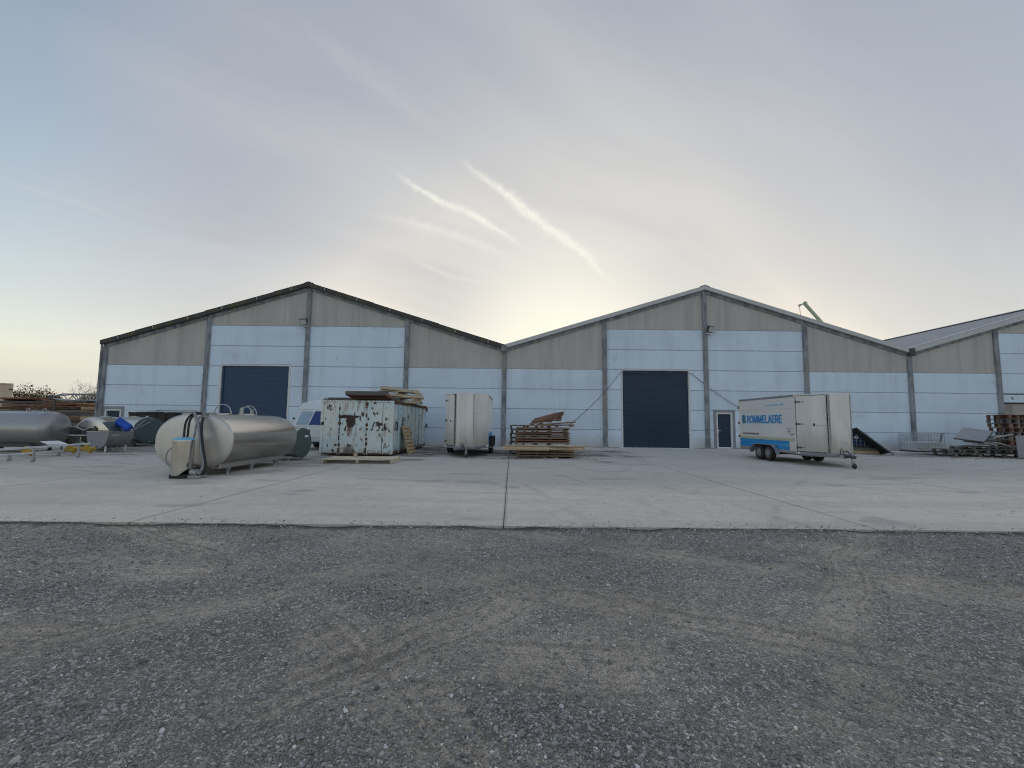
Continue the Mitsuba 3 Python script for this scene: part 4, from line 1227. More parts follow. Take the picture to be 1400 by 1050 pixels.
# the big tank in front
k = thing('milk_tank', 'large oval stainless milk tank on short legs, its flat end towards the viewer', 'tank')
t = at(-8.20, 11.45, .86)
sh, e0, e1 = ell_tank(1.0, .72, 3.35, .07, .26, power=2.25)
put(k, 'shell', sh, 'm_steel', 40, t=t)
put(k, 'front_end', e0, 'm_steel_face', 40, t=t, label='dull flat front end')
put(k, 'rear_end', e1, 'm_steel', 40, t=t)
put(k, 'weld_rim', MB().tube([(x * 1.004, .0, z * 1.004) for x, z in [(np.sign(math.cos(q)) * abs(math.cos(q)) ** (2 / 2.25) * 1.0, np.sign(math.sin(q)) * abs(math.sin(q)) ** (2 / 2.25) * .72) for q in np.arange(56) * 2 * np.pi / 56]], .012, 6, True), 'm_steel', 30, t=t)
for s in (-1, 1):
    put(k, 'base_rail', MB().bb(s * .62 - .05, s * .62 + .05, .05, 3.2, -.70, -.57, bev=.012), 'm_steel_dull', t=t)
    for y in (.38, 1.45, 2.74):
        put(k, 'leg', MB().cyl((s * .66, y, -.68), (s * .66, y, -.80), .085, .045, 12).cyl((s * .66, y, -.80), (s * .66, y, -.86), .028, .032, 10), 'm_galv', 30, t=t)
for y in (1.05, 2.30):
    mh = MB().cyl((-.05, y, .70), (-.05, y, .735), .27, n=28).cyl((-.05, y, .735), (-.05, y, .76), .22, .20, n=28)
    j = put(k, 'manhole', mh, 'm_steel', 30, t=t)
    put(j, 'lid_hoop', MB().tube([(-.05 + .24 * math.cos(q), y + .06, .74 + .27 * math.sin(q)) for q in np.linspace(0, math.pi, 15)], .016, 8), 'm_galv', 40, t=t)
put(k, 'fittings', MB().tube([(-.22, 2.2, .74), (-.22, 2.2, .92), (.0, 2.2, .98), (.14, 2.2, .86), (.10, 2.2, .74)], .022).cyl((-.10, 2.1, .74), (-.10, 2.1, .96), .04, n=10).cyl((.02, 2.4, .74), (.02, 2.4, .90), .05, n=10).cyl((.62, 2.9, .56), (.62, 2.9, .62), .07, n=12).box((-.45, .8, .70), (.08, .3, .06)), 'm_galv', 30, t=t)
gd = put(k, 'gauge', MB().torus((.10, -.075, .47), (0, 1, 0), .042, .010).cyl((.10, -.075, .47), (.10, -.06, .47), .035, n=18), 'm_black_plastic', 30, t=t)
put(gd, 'dial', MB().cyl((.10, -.082, .47), (.10, -.076, .47), .026, n=16), 'm_white_print', t=t)
put(k, 'top_plate', MB().box((-.35, .6, .735), (.7, .30, .02), rot('y', -3)).box((-.55, .5, .80), (.30, .05, .06)), 'm_galv', t=t)
put(k, 'outlet', MB().cyl((.15, -.02, -.60), (.15, -.16, -.66), .04, n=12).cyl((-.2, -.02, -.66), (.5, -.05, -.68), .022, n=10), 'm_dark_steel', 30, t=t)

# washing unit with its hoses, standing before the tank
k = thing('washing_unit', 'upright stainless washing unit with light blue top and dark hoses, before the large tank', 'machine')
t = at(-8.10, 10.95, 0)
th = np.linspace(0, 2 * np.pi, 32, endpoint=False)
cab = lambda s, z, cut=0: np.stack([.225 * s * np.cos(th), .225 * s * np.sin(th), z + cut * np.clip(np.cos(th) * 1.6 - .5, 0, 1)], 1)
put(k, 'cabinet', MB().loft([cab(.97, .07, .15), cab(1.0, .09, .16), cab(1.0, .90), cab(.98, .925)]), 'm_steel', 35, t=t)
put(k, 'control_top', MB().loft([cab(1.0, .926), cab(.98, .965), cab(.90, .975)]).bb(-.12, .10, -.10, .08, .976, .99, bev=.006), 'm_light_blue', 35, t=t, label='light blue control panel on top')
put(k, 'foot', MB().bb(-.2, .2, -.17, .17, .0, .10, bev=.02), 'm_black_plastic', t=t)
put(k, 'pump', MB().cyl((.26, -.02, .14), (.44, -.06, .14), .085, n=16).cyl((.44, -.06, .14), (.50, -.07, .14), .05, n=12).box((.36, .02, .04), (.34, .24, .06), None, .01), 'm_galv', 30, t=t)
put(k, 'pump_motor', MB().cyl((.22, .08, .12), (.50, .10, .12), .075, n=14).cyl((.36, -.10, .27), (.36, -.10, .36), .05, n=10), 'm_dark_steel', 30, t=t)


def hose(parent, pts, r, m, label=None):
    p = np.array(pts, float)
    from scipy.interpolate import CubicSpline
    u = np.r_[0, np.cumsum(np.linalg.norm(np.diff(p, axis=0), axis=1))]
    put(parent, 'hose', MB().tube(CubicSpline(u, p)(np.linspace(0, u[-1], 26)), r, 9), m, 40, t=t, label=label)


hose(k, [(-.10, .10, .95), (-.11, .14, 1.25), (-.08, .20, 1.48), (.02, .28, 1.60), (.12, .40, 1.56)], .026, 'm_black_plastic')
hose(k, [(-.03, .12, .95), (-.03, .16, 1.28), (.0, .22, 1.5), (.10, .34, 1.58)], .026, 'm_black_plastic')
hose(k, [(.14, .12, .95), (.14, .17, 1.2), (.13, .24, 1.42), (.20, .42, 1.58)], .024, 'm_sheet_grey')
hose(k, [(.02, .25, 1.60), (.16, .20, 1.36), (.30, .14, .98), (.42, .06, .60), (.50, .02, .30), (.48, -.02, .17)], .036, 'm_sheet_grey', 'thick grey hose curving down from the tank top to the pump')
hose(k, [(.22, .30, 1.48), (.30, .16, 1.20), (.38, .10, .90), (.52, .04, .45), (.56, .0, .16), (.40, -.06, .08)], .030, 'm_black_plastic')
hose(k, [(-.24, .0, .75), (-.40, .0, .60), (-.40, .0, .40), (-.26, .0, .26)], .014, 'm_sheet_grey')
put(k, 'hose_bracket', MB().beam((-.32, .24, 1.60), (.25, .36, 1.62), .04, .015).beam((-.04, .28, 1.58), (.22, .50, 1.58), .03, .02), 'm_dark_steel', t=t)

# small tank behind it, dark end disc turned to the right
k = thing('milk_tank', 'small round tank with a dark grey disc end, tucked behind the large oval tank', 'tank')
M, t = rot('z', 82), at(-7.62, 16.15, .62)
sh, e0, e1 = ell_tank(.54, .54, 2.1, .03, .10)
place_parts(k, [('shell', sh, 'm_steel', 40), ('front_end', e0, 'm_green_paint', 40), ('rear_end', e1, 'm_steel', 40), ('plate', MB().bb(.06, .26, -.045, -.03, .20, .27), 'm_white_print', False),
                ('base_frame', MB().beam((-.4, .1, -.50), (-.4, 2.0, -.50), .06, .06).beam((.4, .1, -.50), (.4, 2.0, -.50), .06, .06), 'm_galv', False),
                ('hose', MB().tube([(.52, .2, .1), (.66, .2, .0), (.66, .2, -.35), (.50, .2, -.42)], .03), 'm_black_plastic', 40)], M, t)
for x in (-.4, .4):
    for y in (.25, 1.8):
        put(k, 'leg', MB().cyl((x, y, -.50), (x, y, -.62), .03, n=10), 'm_galv', 30, M=M, t=t)

# left group: round tank with a dark green end
k = thing('milk_tank', 'round stainless tank with a dark green disc end facing the yard, before the black bins', 'tank')
M, t = rot('z', 66), at(-18.72, 22.85, .84)
sh, e0, e1 = ell_tank(.74, .66, 2.7, .04, .2)
place_parts(k, [('shell', sh, 'm_steel', 40), ('front_end', e0, 'm_green_paint', 40), ('rear_end', e1, 'm_steel', 40), ('filler', MB().cyl((0, .3, .64), (0, .3, .74), .08, n=12).cyl((0, 1.5, .64), (0, 1.5, .73), .2, n=18), 'm_galv', 30),
                ('rim', MB().torus((0, .0, 0), (0, 1, 0), .665, .018), 'm_green_paint', 40) if False else ('clip', MB().box((0, -.05, .58), (.10, .03, .05)).box((0, -.05, -.58), (.10, .03, .05)), 'm_galv', False),
                ('base_frame', MB().beam((-.5, .1, -.62), (-.5, 2.6, -.62), .08, .09).beam((.5, .1, -.62), (.5, 2.6, -.62), .08, .09).beam((-.7, .3, -.66), (.7, .3, -.66), .08, .06).beam((-.7, 2.3, -.66), (.7, 2.3, -.66), .08, .06), 'm_dark_steel', False)], M, t)
for x in (-.5, .5):
    for y in (.3, 2.3):
        put(k, 'leg', MB().beam((x, y, -.60), (x, y, -.84), .06, .06), 'm_dark_steel', M=M, t=t)

# oval tank with a bright steel end, behind the open vat
k = thing('milk_tank', 'bright oval stainless tank whose domed end rises behind the open vat', 'tank')
M, t = rot('z', 8), at(-18.72, 19.75, .80)
sh, e0, e1 = ell_tank(.72, .70, 1.25, .10, .15)
place_parts(k, [('shell', sh, 'm_steel', 40), ('front_end', e0, 'm_steel', 40), ('rear_end', e1, 'm_steel', 40), ('manhole', MB().cyl((0, .7, .68), (0, .7, .74), .2, n=20), 'm_galv', 30),
                ('base_frame', MB().beam((-.45, .1, -.62), (-.45, 1.2, -.62), .08, .09).beam((.45, .1, -.62), (.45, 1.2, -.62), .08, .09), 'm_galv', False)], M, t)
for x in (-.45, .45):
    for y in (.2, 1.05):
        put(k, 'leg', MB().cyl((x, y, -.62), (x, y, -.80), .035, n=10), 'm_galv', 30, M=M, t=t)

# open half-round vat
k = thing('milk_vat', 'open half-round stainless vat with a raised lid, in front of the bright oval tank', 'vat')
M, t = rot('z', -7), at(-17.50, 18.70, .86)
n = 24
arc = np.array([(.52 * math.copysign(abs(math.cos(q)) ** .78, math.cos(q)), -.70 * abs(math.sin(q)) ** .9) for q in np.linspace(math.pi, 2 * math.pi, n)])
LV = 1.05
ring = lambda y, s=1.0: np.stack([arc[:, 0] * s, np.full(n, y), arc[:, 1] * s], 1)
v = MB().loft([ring(LV), ring(0)], closed=False, cap0=False, cap1=False).loft([ring(.0, .96), ring(LV, .96)], closed=False, cap0=False, cap1=False)
put(k, 'shell', v, 'm_tank_grey', 40, M=M, t=t)
half = [(x, z) for x, z in arc]
put(k, 'front_end', MB().prism(half, -.02, .0, 'y'), 'm_sheet_grey', M=M, t=t)
put(k, 'rear_end', MB().prism(half, LV, LV + .02, 'y'), 'm_steel', M=M, t=t)
put(k, 'rim', MB().bb(-.54, -.48, -.03, LV + .03, -.02, .02, bev=.008).bb(.48, .54, -.03, LV + .03, -.02, .02, bev=.008).bb(-.48, .48, -.034, -.0, -.02, .02, bev=.008).bb(-.48, .48, LV, LV + .034, -.02, .02, bev=.008), 'm_steel', M=M, t=t)
put(k, 'cover', MB().bb(-.50, .50, .62, LV + .02, .022, .04, bev=.006), 'm_steel', M=M, t=t)
put(k, 'lid', MB().box((.18, .42, .20), (.62, .50, .022), rot('y', 42), .006), 'm_green_paint', M=M, t=t, label='dark lid propped open at a slant')
put(k, 'agitator', MB().box((-.30, .12, .10), (.16, .14, .16), None, .02).cyl((-.30, .12, .1), (-.30, .12, .24), .04, n=12).beam((-.5, .12, .04), (.3, .12, .04), .08, .03), 'm_dark_steel', M=M, t=t)
put(k, 'plate', MB().box((.512, .30, -.10), (.006, .32, .10)), 'm_white_print', M=M, t=t)
for x in (-.28, .30):
    for y in (.1, LV - .1):
        put(k, 'leg', MB().cyl((x, y, -.5), (x, y, -.86), .035, .03, 10), 'm_frame_white', 30, M=M, t=t)
put(k, 'outlet', MB().cyl((0, -.02, -.62), (0, -.12, -.62), .05, n=12), 'm_galv', 30, M=M, t=t)
bb = thing('plastic_crate', 'bright blue plastic crate lying tilted on the vat', 'crate')
Mb, tb = rot('z', 20) @ rot('y', 38) @ rot('x', -24), at(-16.98, 19.3, 1.14)
put(bb, 'shell', MB().bb(-.28, .28, -.22, .22, -.13, -.10, bev=.01).bb(-.28, -.25, -.22, .22, -.098, .14, bev=.008).bb(.25, .28, -.22, .22, -.098, .14, bev=.008).bb(-.248, .248, -.22, -.19, -.098, .138, bev=.008).bb(-.248, .248, .19, .22, -.098, .138, bev=.008), 'm_blue_bin', M=Mb, t=tb)
put(bb, 'rim', MB().bb(-.30, .30, -.24, -.222, .10, .15).bb(-.30, .30, .222, .24, .10, .15).bb(-.30, -.282, -.22, .22, .10, .15).bb(.282, .30, -.22, .22, .10, .15), 'm_blue_bin', M=Mb, t=tb)
solo('steel_bar', MB().tube([(-16.80, 19.55, .9), (-16.45, 19.8, 1.38)], .016).tube([(-16.74, 19.5, .9), (-16.30, 19.9, 1.30)], .012), 'm_galv', 'pair of thin steel bars sticking up beside the blue crate', 'bar')

# far left: long dull tank reaching out of the frame
k = thing('milk_tank', 'long dull stainless tank lying across the left edge of the view', 'tank')
M, t = rot('z', 90), at(-19.55, 18.75, .94)
sh, e0, e1 = ell_tank(.78, .75, 5.6, .36, .36)
place_parts(k, [('shell', sh, 'm_tank_grey', 40), ('front_end', e0, 'm_tank_grey', 40), ('rear_end', e1, 'm_tank_grey', 40), ('base_rail', MB().beam((-.5, .2, -.64), (-.5, 5.4, -.64), .10, .12).beam((.5, .2, -.64), (.5, 5.4, -.64), .10, .12), 'm_dark_steel', False)], M, t)
for y in (.35, 1.05):
    put(k, 'lifting_eye', MB().torus((0, y, .80), (1, 0, 0), .075, .018, 18, 8), 'm_galv', 40, M=M, t=t)
put(k, 'hatch', MB().cyl((0, .68, .73), (0, .68, .79), .14, n=18), 'm_galv', 30, M=M, t=t)
for y in (.5, 2.6, 5.0):
    for x in (-.5, .5):
        put(k, 'leg', MB().beam((x, y, -.68), (x, y, -.94), .09, .09), 'm_dark_steel', M=M, t=t)

# steel conveyor frame on the ground in front of it
k = thing('conveyor_frame', 'long low steel frame with pale rails and yellow end brackets, before the long tank', 'frame')
put(k, 'rail', MB().beam((-16.05, 16.85, .47), (-15.05, 12.2, .47), .07, .06, bev=.008), 'm_frame_white')
put(k, 'rail', MB().beam((-16.95, 16.75, .20), (-16.30, 13.3, .20), .07, .06, bev=.008), 'm_frame_white')
put(k, 'rail', MB().beam((-17.2, 16.0, .36), (-16.6, 12.8, .36), .07, .06, bev=.008), 'm_galv')
put(k, 'cross_plate', MB().box((-17.15, 16.6, .50), (.50, 1.1, .03), rot('z', 58) @ rot('x', 4)), 'm_frame_white')
for i, (x, y) in enumerate(((-16.95, 16.6), (-16.5, 14.6), (-15.9, 16.3), (-15.5, 14.4))):
    put(k, 'foot', MB().beam((x, y, .46 if i > 1 else .2), (x, y, .05), .05, .05).cyl((x - .03, y, .06), (x + .03, y, .06), .06, n=14), 'm_galv')
for i, (x, y) in enumerate(((-16.75, 16.85), (-16.25, 17.0), (-17.0, 15.6))):
    put(k, 'bracket', MB().box((x, y, .24), (.34, .16, .16), rot('y', 8 * i), .02).box((x - .05, y, .36), (.14, .12, .12), rot('y', 30), .02).beam((x + .12, y, .30), (x + .12, y, .08), .06, .06), 'm_yellow', label='yellow end bracket')
put(k, 'drive_roller', MB().cyl((-16.9, 16.9, .27), (-16.0, 17.05, .27), .07, n=14), 'm_yellow')

# clutter between the tanks
k = thing('cooling_unit', 'small open steel cooling unit with pipes, between the long tank and the vat', 'machine')
t = at(-18.9, 19.4, 0)
put(k, 'casing', MB().bb(-.85, .10, -.1, .6, .20, .64, bev=.02), 'm_steel', t=t)
put(k, 'shelf', MB().bb(-.9, .35, -.16, .66, .66, .70, bev=.01), 'm_frame_white', t=t)
put(k, 'motor', MB().cyl((-.55, .1, .88), (-.2, .1, .88), .17, n=18).box((.05, .2, .86), (.26, .3, .3), None, .03).cyl((-.78, .1, .7), (-.78, .1, 1.05), .08, n=12), 'm_dark_steel', 30, t=t)
put(k, 'pipe', MB().tube([(-.8, 0, .75), (-.6, -.1, 1.0), (-.2, -.1, 1.06), (.1, 0, .9), (.3, .1, 1.02)], .035).tube([(-.1, -.12, .3), (.2, -.2, .42), (.5, -.2, .3)], .03), 'm_galv', 40, t=t)
put(k, 'leg', MB().beam((-.8, 0, .2), (-.8, 0, 0), .05, .05), 'm_galv', t=t)
put(k, 'leg', MB().beam((.05, 0, .2), (.05, 0, 0), .05, .05), 'm_galv', t=t)
k = thing('jerrycan', 'white plastic canister standing on the cooling unit', 'canister')
put(k, 'body', MB().box((-18.95, 20.1, 1.14), (.30, .22, .40), rot('z', 20), .05), 'm_poly_white')
put(k, 'cap', MB().cyl((-18.98, 20.08, 1.341), (-18.98, 20.08, 1.40), .05, n=12), 'm_poly_white')
solo('shelf_board', MB().bb(-19.4, -18.5, 19.9, 20.4, .90, .935, bev=.005).beam((-19.3, 20.0, .9), (-19.3, 20.0, 0), .05, .05).beam((-18.6, 20.0, .9), (-18.6, 20.0, 0), .05, .05).beam((-19.3, 20.3, .9), (-19.3, 20.3, 0), .05, .05).beam((-18.6, 20.3, .9), (-18.6, 20.3, 0), .05, .05), 'm_galv', 'low steel stand under the white canister', 'stand')

# black bins along the wall
for i in range(5):
    x = -21.75 + i * .545
    k = thing('bin', ['leftmost tall black bin in the row along the wall behind the tanks', 'second tall black bin from the left in the row along the wall', 'middle tall black bin of the row along the wall behind the tanks', 'fourth tall black bin from the left in the row along the wall', 'rightmost tall black bin in the row along the wall behind the tanks'][i], 'bin', 'black bins along the wall')
    m = MB()
    zt = 1.80 + .015 * (i % 3)
    m.loft([np.array([[x + s * sx * .25, 25.55 + s * sy * .27, z] for sx, sy in ((-1, -1), (1, -1), (1, 1), (-1, 1))]) for z, s in ((.08, .84), (1.70, .98), (zt, 1.0))])
    put(k, 'body', m, 'm_black_plastic')
    put(k, 'rim', MB().bb(x - .262, x + .262, 25.26, 25.28, zt - .09, zt - .01, bev=.006).bb(x - .10, x + .10, 25.25, 25.28, zt - .16, zt - .12), 'm_black_plastic')
    put(k, 'skid', MB().bb(x - .2, x - .12, 25.35, 25.8, 0, .078).bb(x + .12, x + .2, 25.35, 25.8, 0, .078), 'm_black_plastic')
for i, (x0, x1, y, z, lab) in enumerate(((-22.15, -20.6, 25.6, 1.90, 'thin grey board lying across the left of the black bins'), (-20.4, -19.0, 25.5, 1.90, 'thin dark board lying across the right of the black bins'))):
    solo('board', MB().box(((x0 + x1) / 2, y, z), (x1 - x0, .5, .03), rot('y', 1.0)), ['m_galv', 'm_dark_steel'][i], lab, 'board')

# ------------------------------------------------------------------ right-hand clutter
k = thing('liquid_container', 'dark blue plastic tank with a white label in a wire cage, behind the lettered trailer', 'tank')
put(k, 'tank', MB().bb(17.55, 18.50, 23.0, 23.9, .40, 1.06, bev=.06), 'm_blue_drum')
put(k, 'label_plate', MB().bb(17.86, 18.06, 22.975, 22.995, .76, .92), 'm_white_print')
c = MB()
for z in (.45, .65, .85, 1.05):
    c.tube([(17.5, 22.96, z), (18.55, 22.96, z), (18.55, 23.95, z), (17.5, 23.95, z)], .012, 6, True)
for x in np.linspace(17.5, 18.55, 6):
    c.tube([(x, 22.95, .36), (x, 22.95, 1.06)], .010, 6)
for y in np.linspace(22.96, 23.95, 5):
    c.tube([(18.56, y, .36), (18.56, y, 1.06)], .010, 6)
put(k, 'cage', c, 'm_galv', 40)
put(k, 'base', MB().bb(17.4, 18.7, 22.95, 23.95, .28, .385, bev=.01), 'm_dark_steel')
solo('timber_beam', MB().beam((16.6, 22.9, .10), (19.0, 22.9, .10), .24, .17, bev=.01).beam((16.6, 23.7, .10), (19.0, 23.7, .10), .24, .17, bev=.01), 'm_wood_new', 'pair of pale timber beams on the ground under the blue tank', 'timber')
solo('timber_beam', MB().bb(16.9, 19.3, 22.7, 23.9, .20, .275, bev=.008), 'm_wood_grey', 'dark flat pallet board between the pale beams and the blue tank', 'timber')
k = thing('sheet_panel', 'black rigid panel leaning to the left against the blue tank', 'panel')
a, b = np.array([17.72, 22.55, 1.24]), np.array([19.02, 22.1, .03])
Mp = np.stack([(b - a) / np.linalg.norm(b - a), [0, 1, 0], [0, 0, 1]], 1)
x_, y_, z_, L_ = frame(a, b, (0, 1, 0))
put(k, 'board', MB().box((a + b) / 2 + [0, .55, 0], (.05, 1.2, L_), np.stack([x_, y_, z_], 1), .006), 'm_grime_black')
put(k, 'edge_strip', MB().box((a + b) / 2 + [0, -.055, 0], (.07, .03, L_ + .02), np.stack([x_, y_, z_], 1), .006), 'm_green_paint')

k = thing('wire_cage', 'flattened wire cage holding a cut-down white plastic tank, by the wall', 'cage')
bars = MB()
X0, X1, Y0, Y1, Z1 = 22.62, 24.22, 24.7, 25.8, 1.06
for z in np.linspace(.10, Z1, 8):
    bars.tube([(X0, Y0, z), (X1, Y0, z), (X1, Y1, z), (X0, Y1, z)], .011, 5, True)
for x in np.linspace(X0, X1, 13):
    bars.tube([(x, Y0, .06), (x + .03 * math.sin(x * 9), Y0, Z1)], .010, 5)
for x in np.linspace(X0, X1, 13):
    bars.tube([(x, Y1, .06), (x, Y1, Z1)], .010, 5)
for y in np.linspace(Y0, Y1, 7):
    bars.tube([(X0, y, .06), (X0, y, Z1)], .010, 5)
    bars.tube([(X1, y, .06), (X1, y, Z1)], .010, 5)
put(k, 'bars', bars, 'm_galv', 40)
put(k, 'plastic_liner', MB().bb(X0 + .04, X1 - .05, Y0 + .05, Y1 - .05, .06, .56, bev=.05), 'm_poly_white', label='white cut-down plastic tank')
put(k, 'post', MB().beam((X1 - .16, Y0 + .1, .56), (X1 - .02, Y0 + .1, 1.08), .05, .05), 'm_dark_steel')
put(k, 'base', MB().bb(X0, X1, Y0, Y1, .0, .055, bev=.01), 'm_dark_steel')

solo('sheet_panel', MB().prism([(21.0, 22.9), (22.4, 22.2), (23.9, 22.9), (22.6, 23.7)], .03, .05, 'z').bb(21.9, 23.2, 22.7, 23.3, 0, .028), 'm_sheet_grey', 'flat grey sheet lying on the ground in front of the wire cage', 'panel')
k = thing('sheet_panel', 'wide grey panel lying tilted on top of the scrap heap', 'panel')
p = np.array([[21.50, 21.45, .90], [22.95, 21.45, .74], [25.05, 22.95, 1.24], [23.55, 22.95, 1.41]])
nn = np.cross(p[1] - p[0], p[3] - p[0])
nn /= np.linalg.norm(nn)
quad_f = [[0, 1, 2], [0, 2, 3], [4, 6, 5], [4, 7, 6], [0, 4, 5], [0, 5, 1], [1, 5, 6], [1, 6, 2], [2, 6, 7], [2, 7, 3], [3, 7, 4], [3, 4, 0]]
put(k, 'board', MB().add(np.vstack([p, p - nn * .03]), quad_f), 'm_sheet_grey')
put(k, 'edging', MB().beam(p[0] - nn * .035, p[1] - nn * .035, .05, .06).beam(p[1] - nn * .035, p[2] - nn * .035, .05, .06), 'm_dark_steel')
k = thing('sheet_panel', 'second grey panel slipping out below the tilted top panel', 'panel')
p2 = p + [[.55, .1, -.16], [.75, .1, -.20], [.2, .1, -.2], [.2, .1, -.22]]
put(k, 'board', MB().add(np.vstack([p2, p2 - nn * .03]), quad_f), 'm_sheet_grey')
for i, (p0, p1, w, h, m, lab) in enumerate((
        ((23.0, 21.6, .62), (24.6, 22.6, .86), .22, .03, 'm_wood_pale', 'pale pointed plank jutting out of the scrap heap to the right'),
        ((22.7, 21.5, .56), (24.1, 21.9, .62), .18, .03, 'm_wood_grey', 'grey plank lying across the middle of the scrap heap'),
        ((23.4, 22.3, .95), (25.2, 22.7, 1.02), .25, .04, 'm_sheet_grey', 'grey board behind the tilted panel on the scrap heap'),
        ((23.1, 21.8, .78), (25.0, 22.2, .84), .22, .04, 'm_dark_steel', 'dark board in the upper right of the scrap heap'),
        ((23.3, 21.3, .70), (24.2, 21.5, .52), .20, .03, 'm_frame_white', 'short white board sticking forward from the scrap heap'),
        ((21.6, 21.5, .50), (23.3, 21.2, .66), .12, .04, 'm_wood_grey', 'thin grey batten under the left corner of the tilted panel'),
        ((21.3, 21.3, .43), (22.9, 21.9, .47), .16, .04, 'm_dark_steel', 'dark metal strip at the left of the scrap heap'),
        ((23.9, 21.9, .92), (25.1, 22.1, 1.10), .16, .03, 'm_galv', 'galvanised strip sloping up at the right of the scrap heap'))):
    solo('plank', MB().beam(p0, p1, w, h, bev=.003), m, lab, 'board')
pallet('dark long pallet at the bottom of the scrap heap', 3.6, 1.2, rot('z', -3), at(23.0, 21.7, 0), 'm_wood_grey', h=.17, boards=14, blocks=True)
pallet('dark pallet in the middle of the scrap heap, left', 1.75, 1.1, rot('z', -5), at(22.1, 21.8, .18), 'm_wood_grey', h=.16, boards=8, blocks=True)
pallet('dark pallet in the middle of the scrap heap, right', 1.75, 1.1, rot('z', 3), at(24.0, 21.75, .18), 'm_dark_steel', h=.16, boards=8, blocks=True)
pallet('upper dark pallet of the scrap heap, under the tilted panel', 2.5, 1.1, rot('z', 4), at(23.4, 21.9, .35), 'm_wood_grey', h=.13, boards=10, blocks=True)
for i in range(9):
    pallet(f'brown pallet in the tall stack at the right edge, {(ORD + [""])[i] if i < 8 else "topmost one"}', 1.35, 1.15, rot('z', 5 * (random.random() - .5)), at(27.25 + .12 * (random.random() - .5), 24.0, .235 * i), ['m_wood_old', 'm_wood_red', 'm_wood_grey'][(i * 2) % 3], h=.23, boards=7, blocks=True)
k = thing('steel_plate', 'upright grey steel plate at the right edge of the frame', 'plate')
put(k, 'plate', MB().box((24.15, 20.6, .54), (1.2, .05, 1.04), rot('x', -3), .008), 'm_sheet_grey')
put(k, 'foot', MB().bb(23.6, 23.7, 20.3, 20.95, 0, .03).bb(24.6, 24.7, 20.3, 20.95, 0, .03), 'm_dark_steel')
# crumbs of wood and stone left on the concrete
for i in range(46):
    x, y = (RNG.uniform(-.6, 3.6), RNG.uniform(17.0, 18.1)) if i < 16 else ((RNG.uniform(-4.4, -3.2), RNG.uniform(19, 25)) if i < 26 else (RNG.uniform(19.5, 25), RNG.uniform(19.4, 21.4)))
    solo('wood_chip', MB().box((x, y, .012), (.05 + .13 * RNG.random(), .03 + .05 * RNG.random(), .02), rot('z', 180 * RNG.random())), ['m_wood_pale', 'm_wood_old', 'm_poly_white', 'm_wood_grey'][i % 4], 'small scrap of wood lying on the concrete', 'scrap', group='scraps of wood on the concrete')

# ------------------------------------------------------------------ background, left
k = thing('truck_body', 'warm tan box body of a parked lorry at the far left edge', 'lorry')
Ml_, tl_ = rot('z', 49), at(-45.6, 40.0, 0)
put(k, 'box', MB().bb(-2.5, 0, 0, 7.0, 2.0, 4.45, bev=.03), 'm_tan_box', M=Ml_, t=tl_)
put(k, 'edge_frame', MB().bb(-.12, .04, -.06, .1, 1.95, 4.5, bev=.02).bb(-2.5, -.13, -.06, .1, 4.38, 4.5, bev=.02).bb(-2.5, -.13, -.06, .1, 1.95, 2.08, bev=.02).bb(-.95, -.85, -.05, .05, 2.09, 4.37), 'm_tan_box', M=Ml_, t=tl_)
put(k, 'door_hinge', MB().bb(-.2, .05, -.08, -.06, 3.9, 4.0).bb(-.2, .05, -.08, -.06, 3.1, 3.2).bb(-.2, .05, -.08, -.06, 2.4, 2.5), 'm_dark_steel', M=Ml_, t=tl_)
put(k, 'underbody', MB().bb(-2.4, -.1, .2, 6.8, .9, 1.95), 'm_dark_steel', M=Ml_, t=tl_)
for x in (-2.15, -.35):
    for y in (1.5, 5.5):
        put(k, 'wheel', MB().cyl((x - .15, y, .5), (x + .15, y, .5), .5, n=20), 'm_rubber', 30, M=Ml_, t=tl_)
for j, (xa_, xb_, y, zt, lab) in enumerate(((-37.4, -33.8, 32.0, 2.72, 'dark brown timber stack with a rusty red top edge, next to the lorry'), (-33.6, -29.6, 30.4, 2.40, 'dark red-brown timber stack under the lattice boom'), (-29.5, -27.2, 30.0, 2.25, 'paler timber stack beside the corner of the left warehouse'))):
    k = thing('timber_stack', lab, 'timber stack')
    nb = int(zt / .22)
    for i in range(nb):
        o = .18 * (RNG.random() - .5)
        put(k, 'beam', MB().bb(xa_ + .1 + o, xb_ - .1 + o, y + .06 * RNG.random(), y + 2.2, i * .22 + .015, i * .22 + .205, bev=.01), ['m_wood_grey', 'm_rust', 'm_wood_red', 'm_dark_steel'][i % 4] if j < 2 else ['m_wood_new', 'm_wood_grey', 'm_wood_old'][i % 3])
    put(k, 'bearer', MB().bb(xa_ + .3, xa_ + .45, y + .02, y + 2.2, nb * .22, nb * .22 + .1).bb(xb_ - .45, xb_ - .3, y + .02, y + 2.2, nb * .22, nb * .22 + .1), 'm_wood_old')
    if j < 2:
        put(k, 'cover_strip', MB().bb(xa_ + (.0 if j == 0 else 1.2), xb_ - (1.3 if j == 0 else .9), y - .1, y + 2.2, nb * .22 + .103, nb * .22 + .22, bev=.01), 'm_orange', label='rusty red strip on top')
k = thing('lattice_boom', 'pale steel lattice boom lying on the timber stacks', 'boom')
c4 = [(y, z) for y in (29.3, 29.9) for z in (2.60, 3.02)]
ch = MB()
for y, z in c4:
    ch.tube([(-31.0, 29.6 + (y - 29.6) * .2, 2.80 + (z - 2.81) * .2), (-30.0, y, z), (-26.5, y, z)], .045, 6)
put(k, 'chord', ch, 'm_galv', 40)
br = MB()
n_ = 9
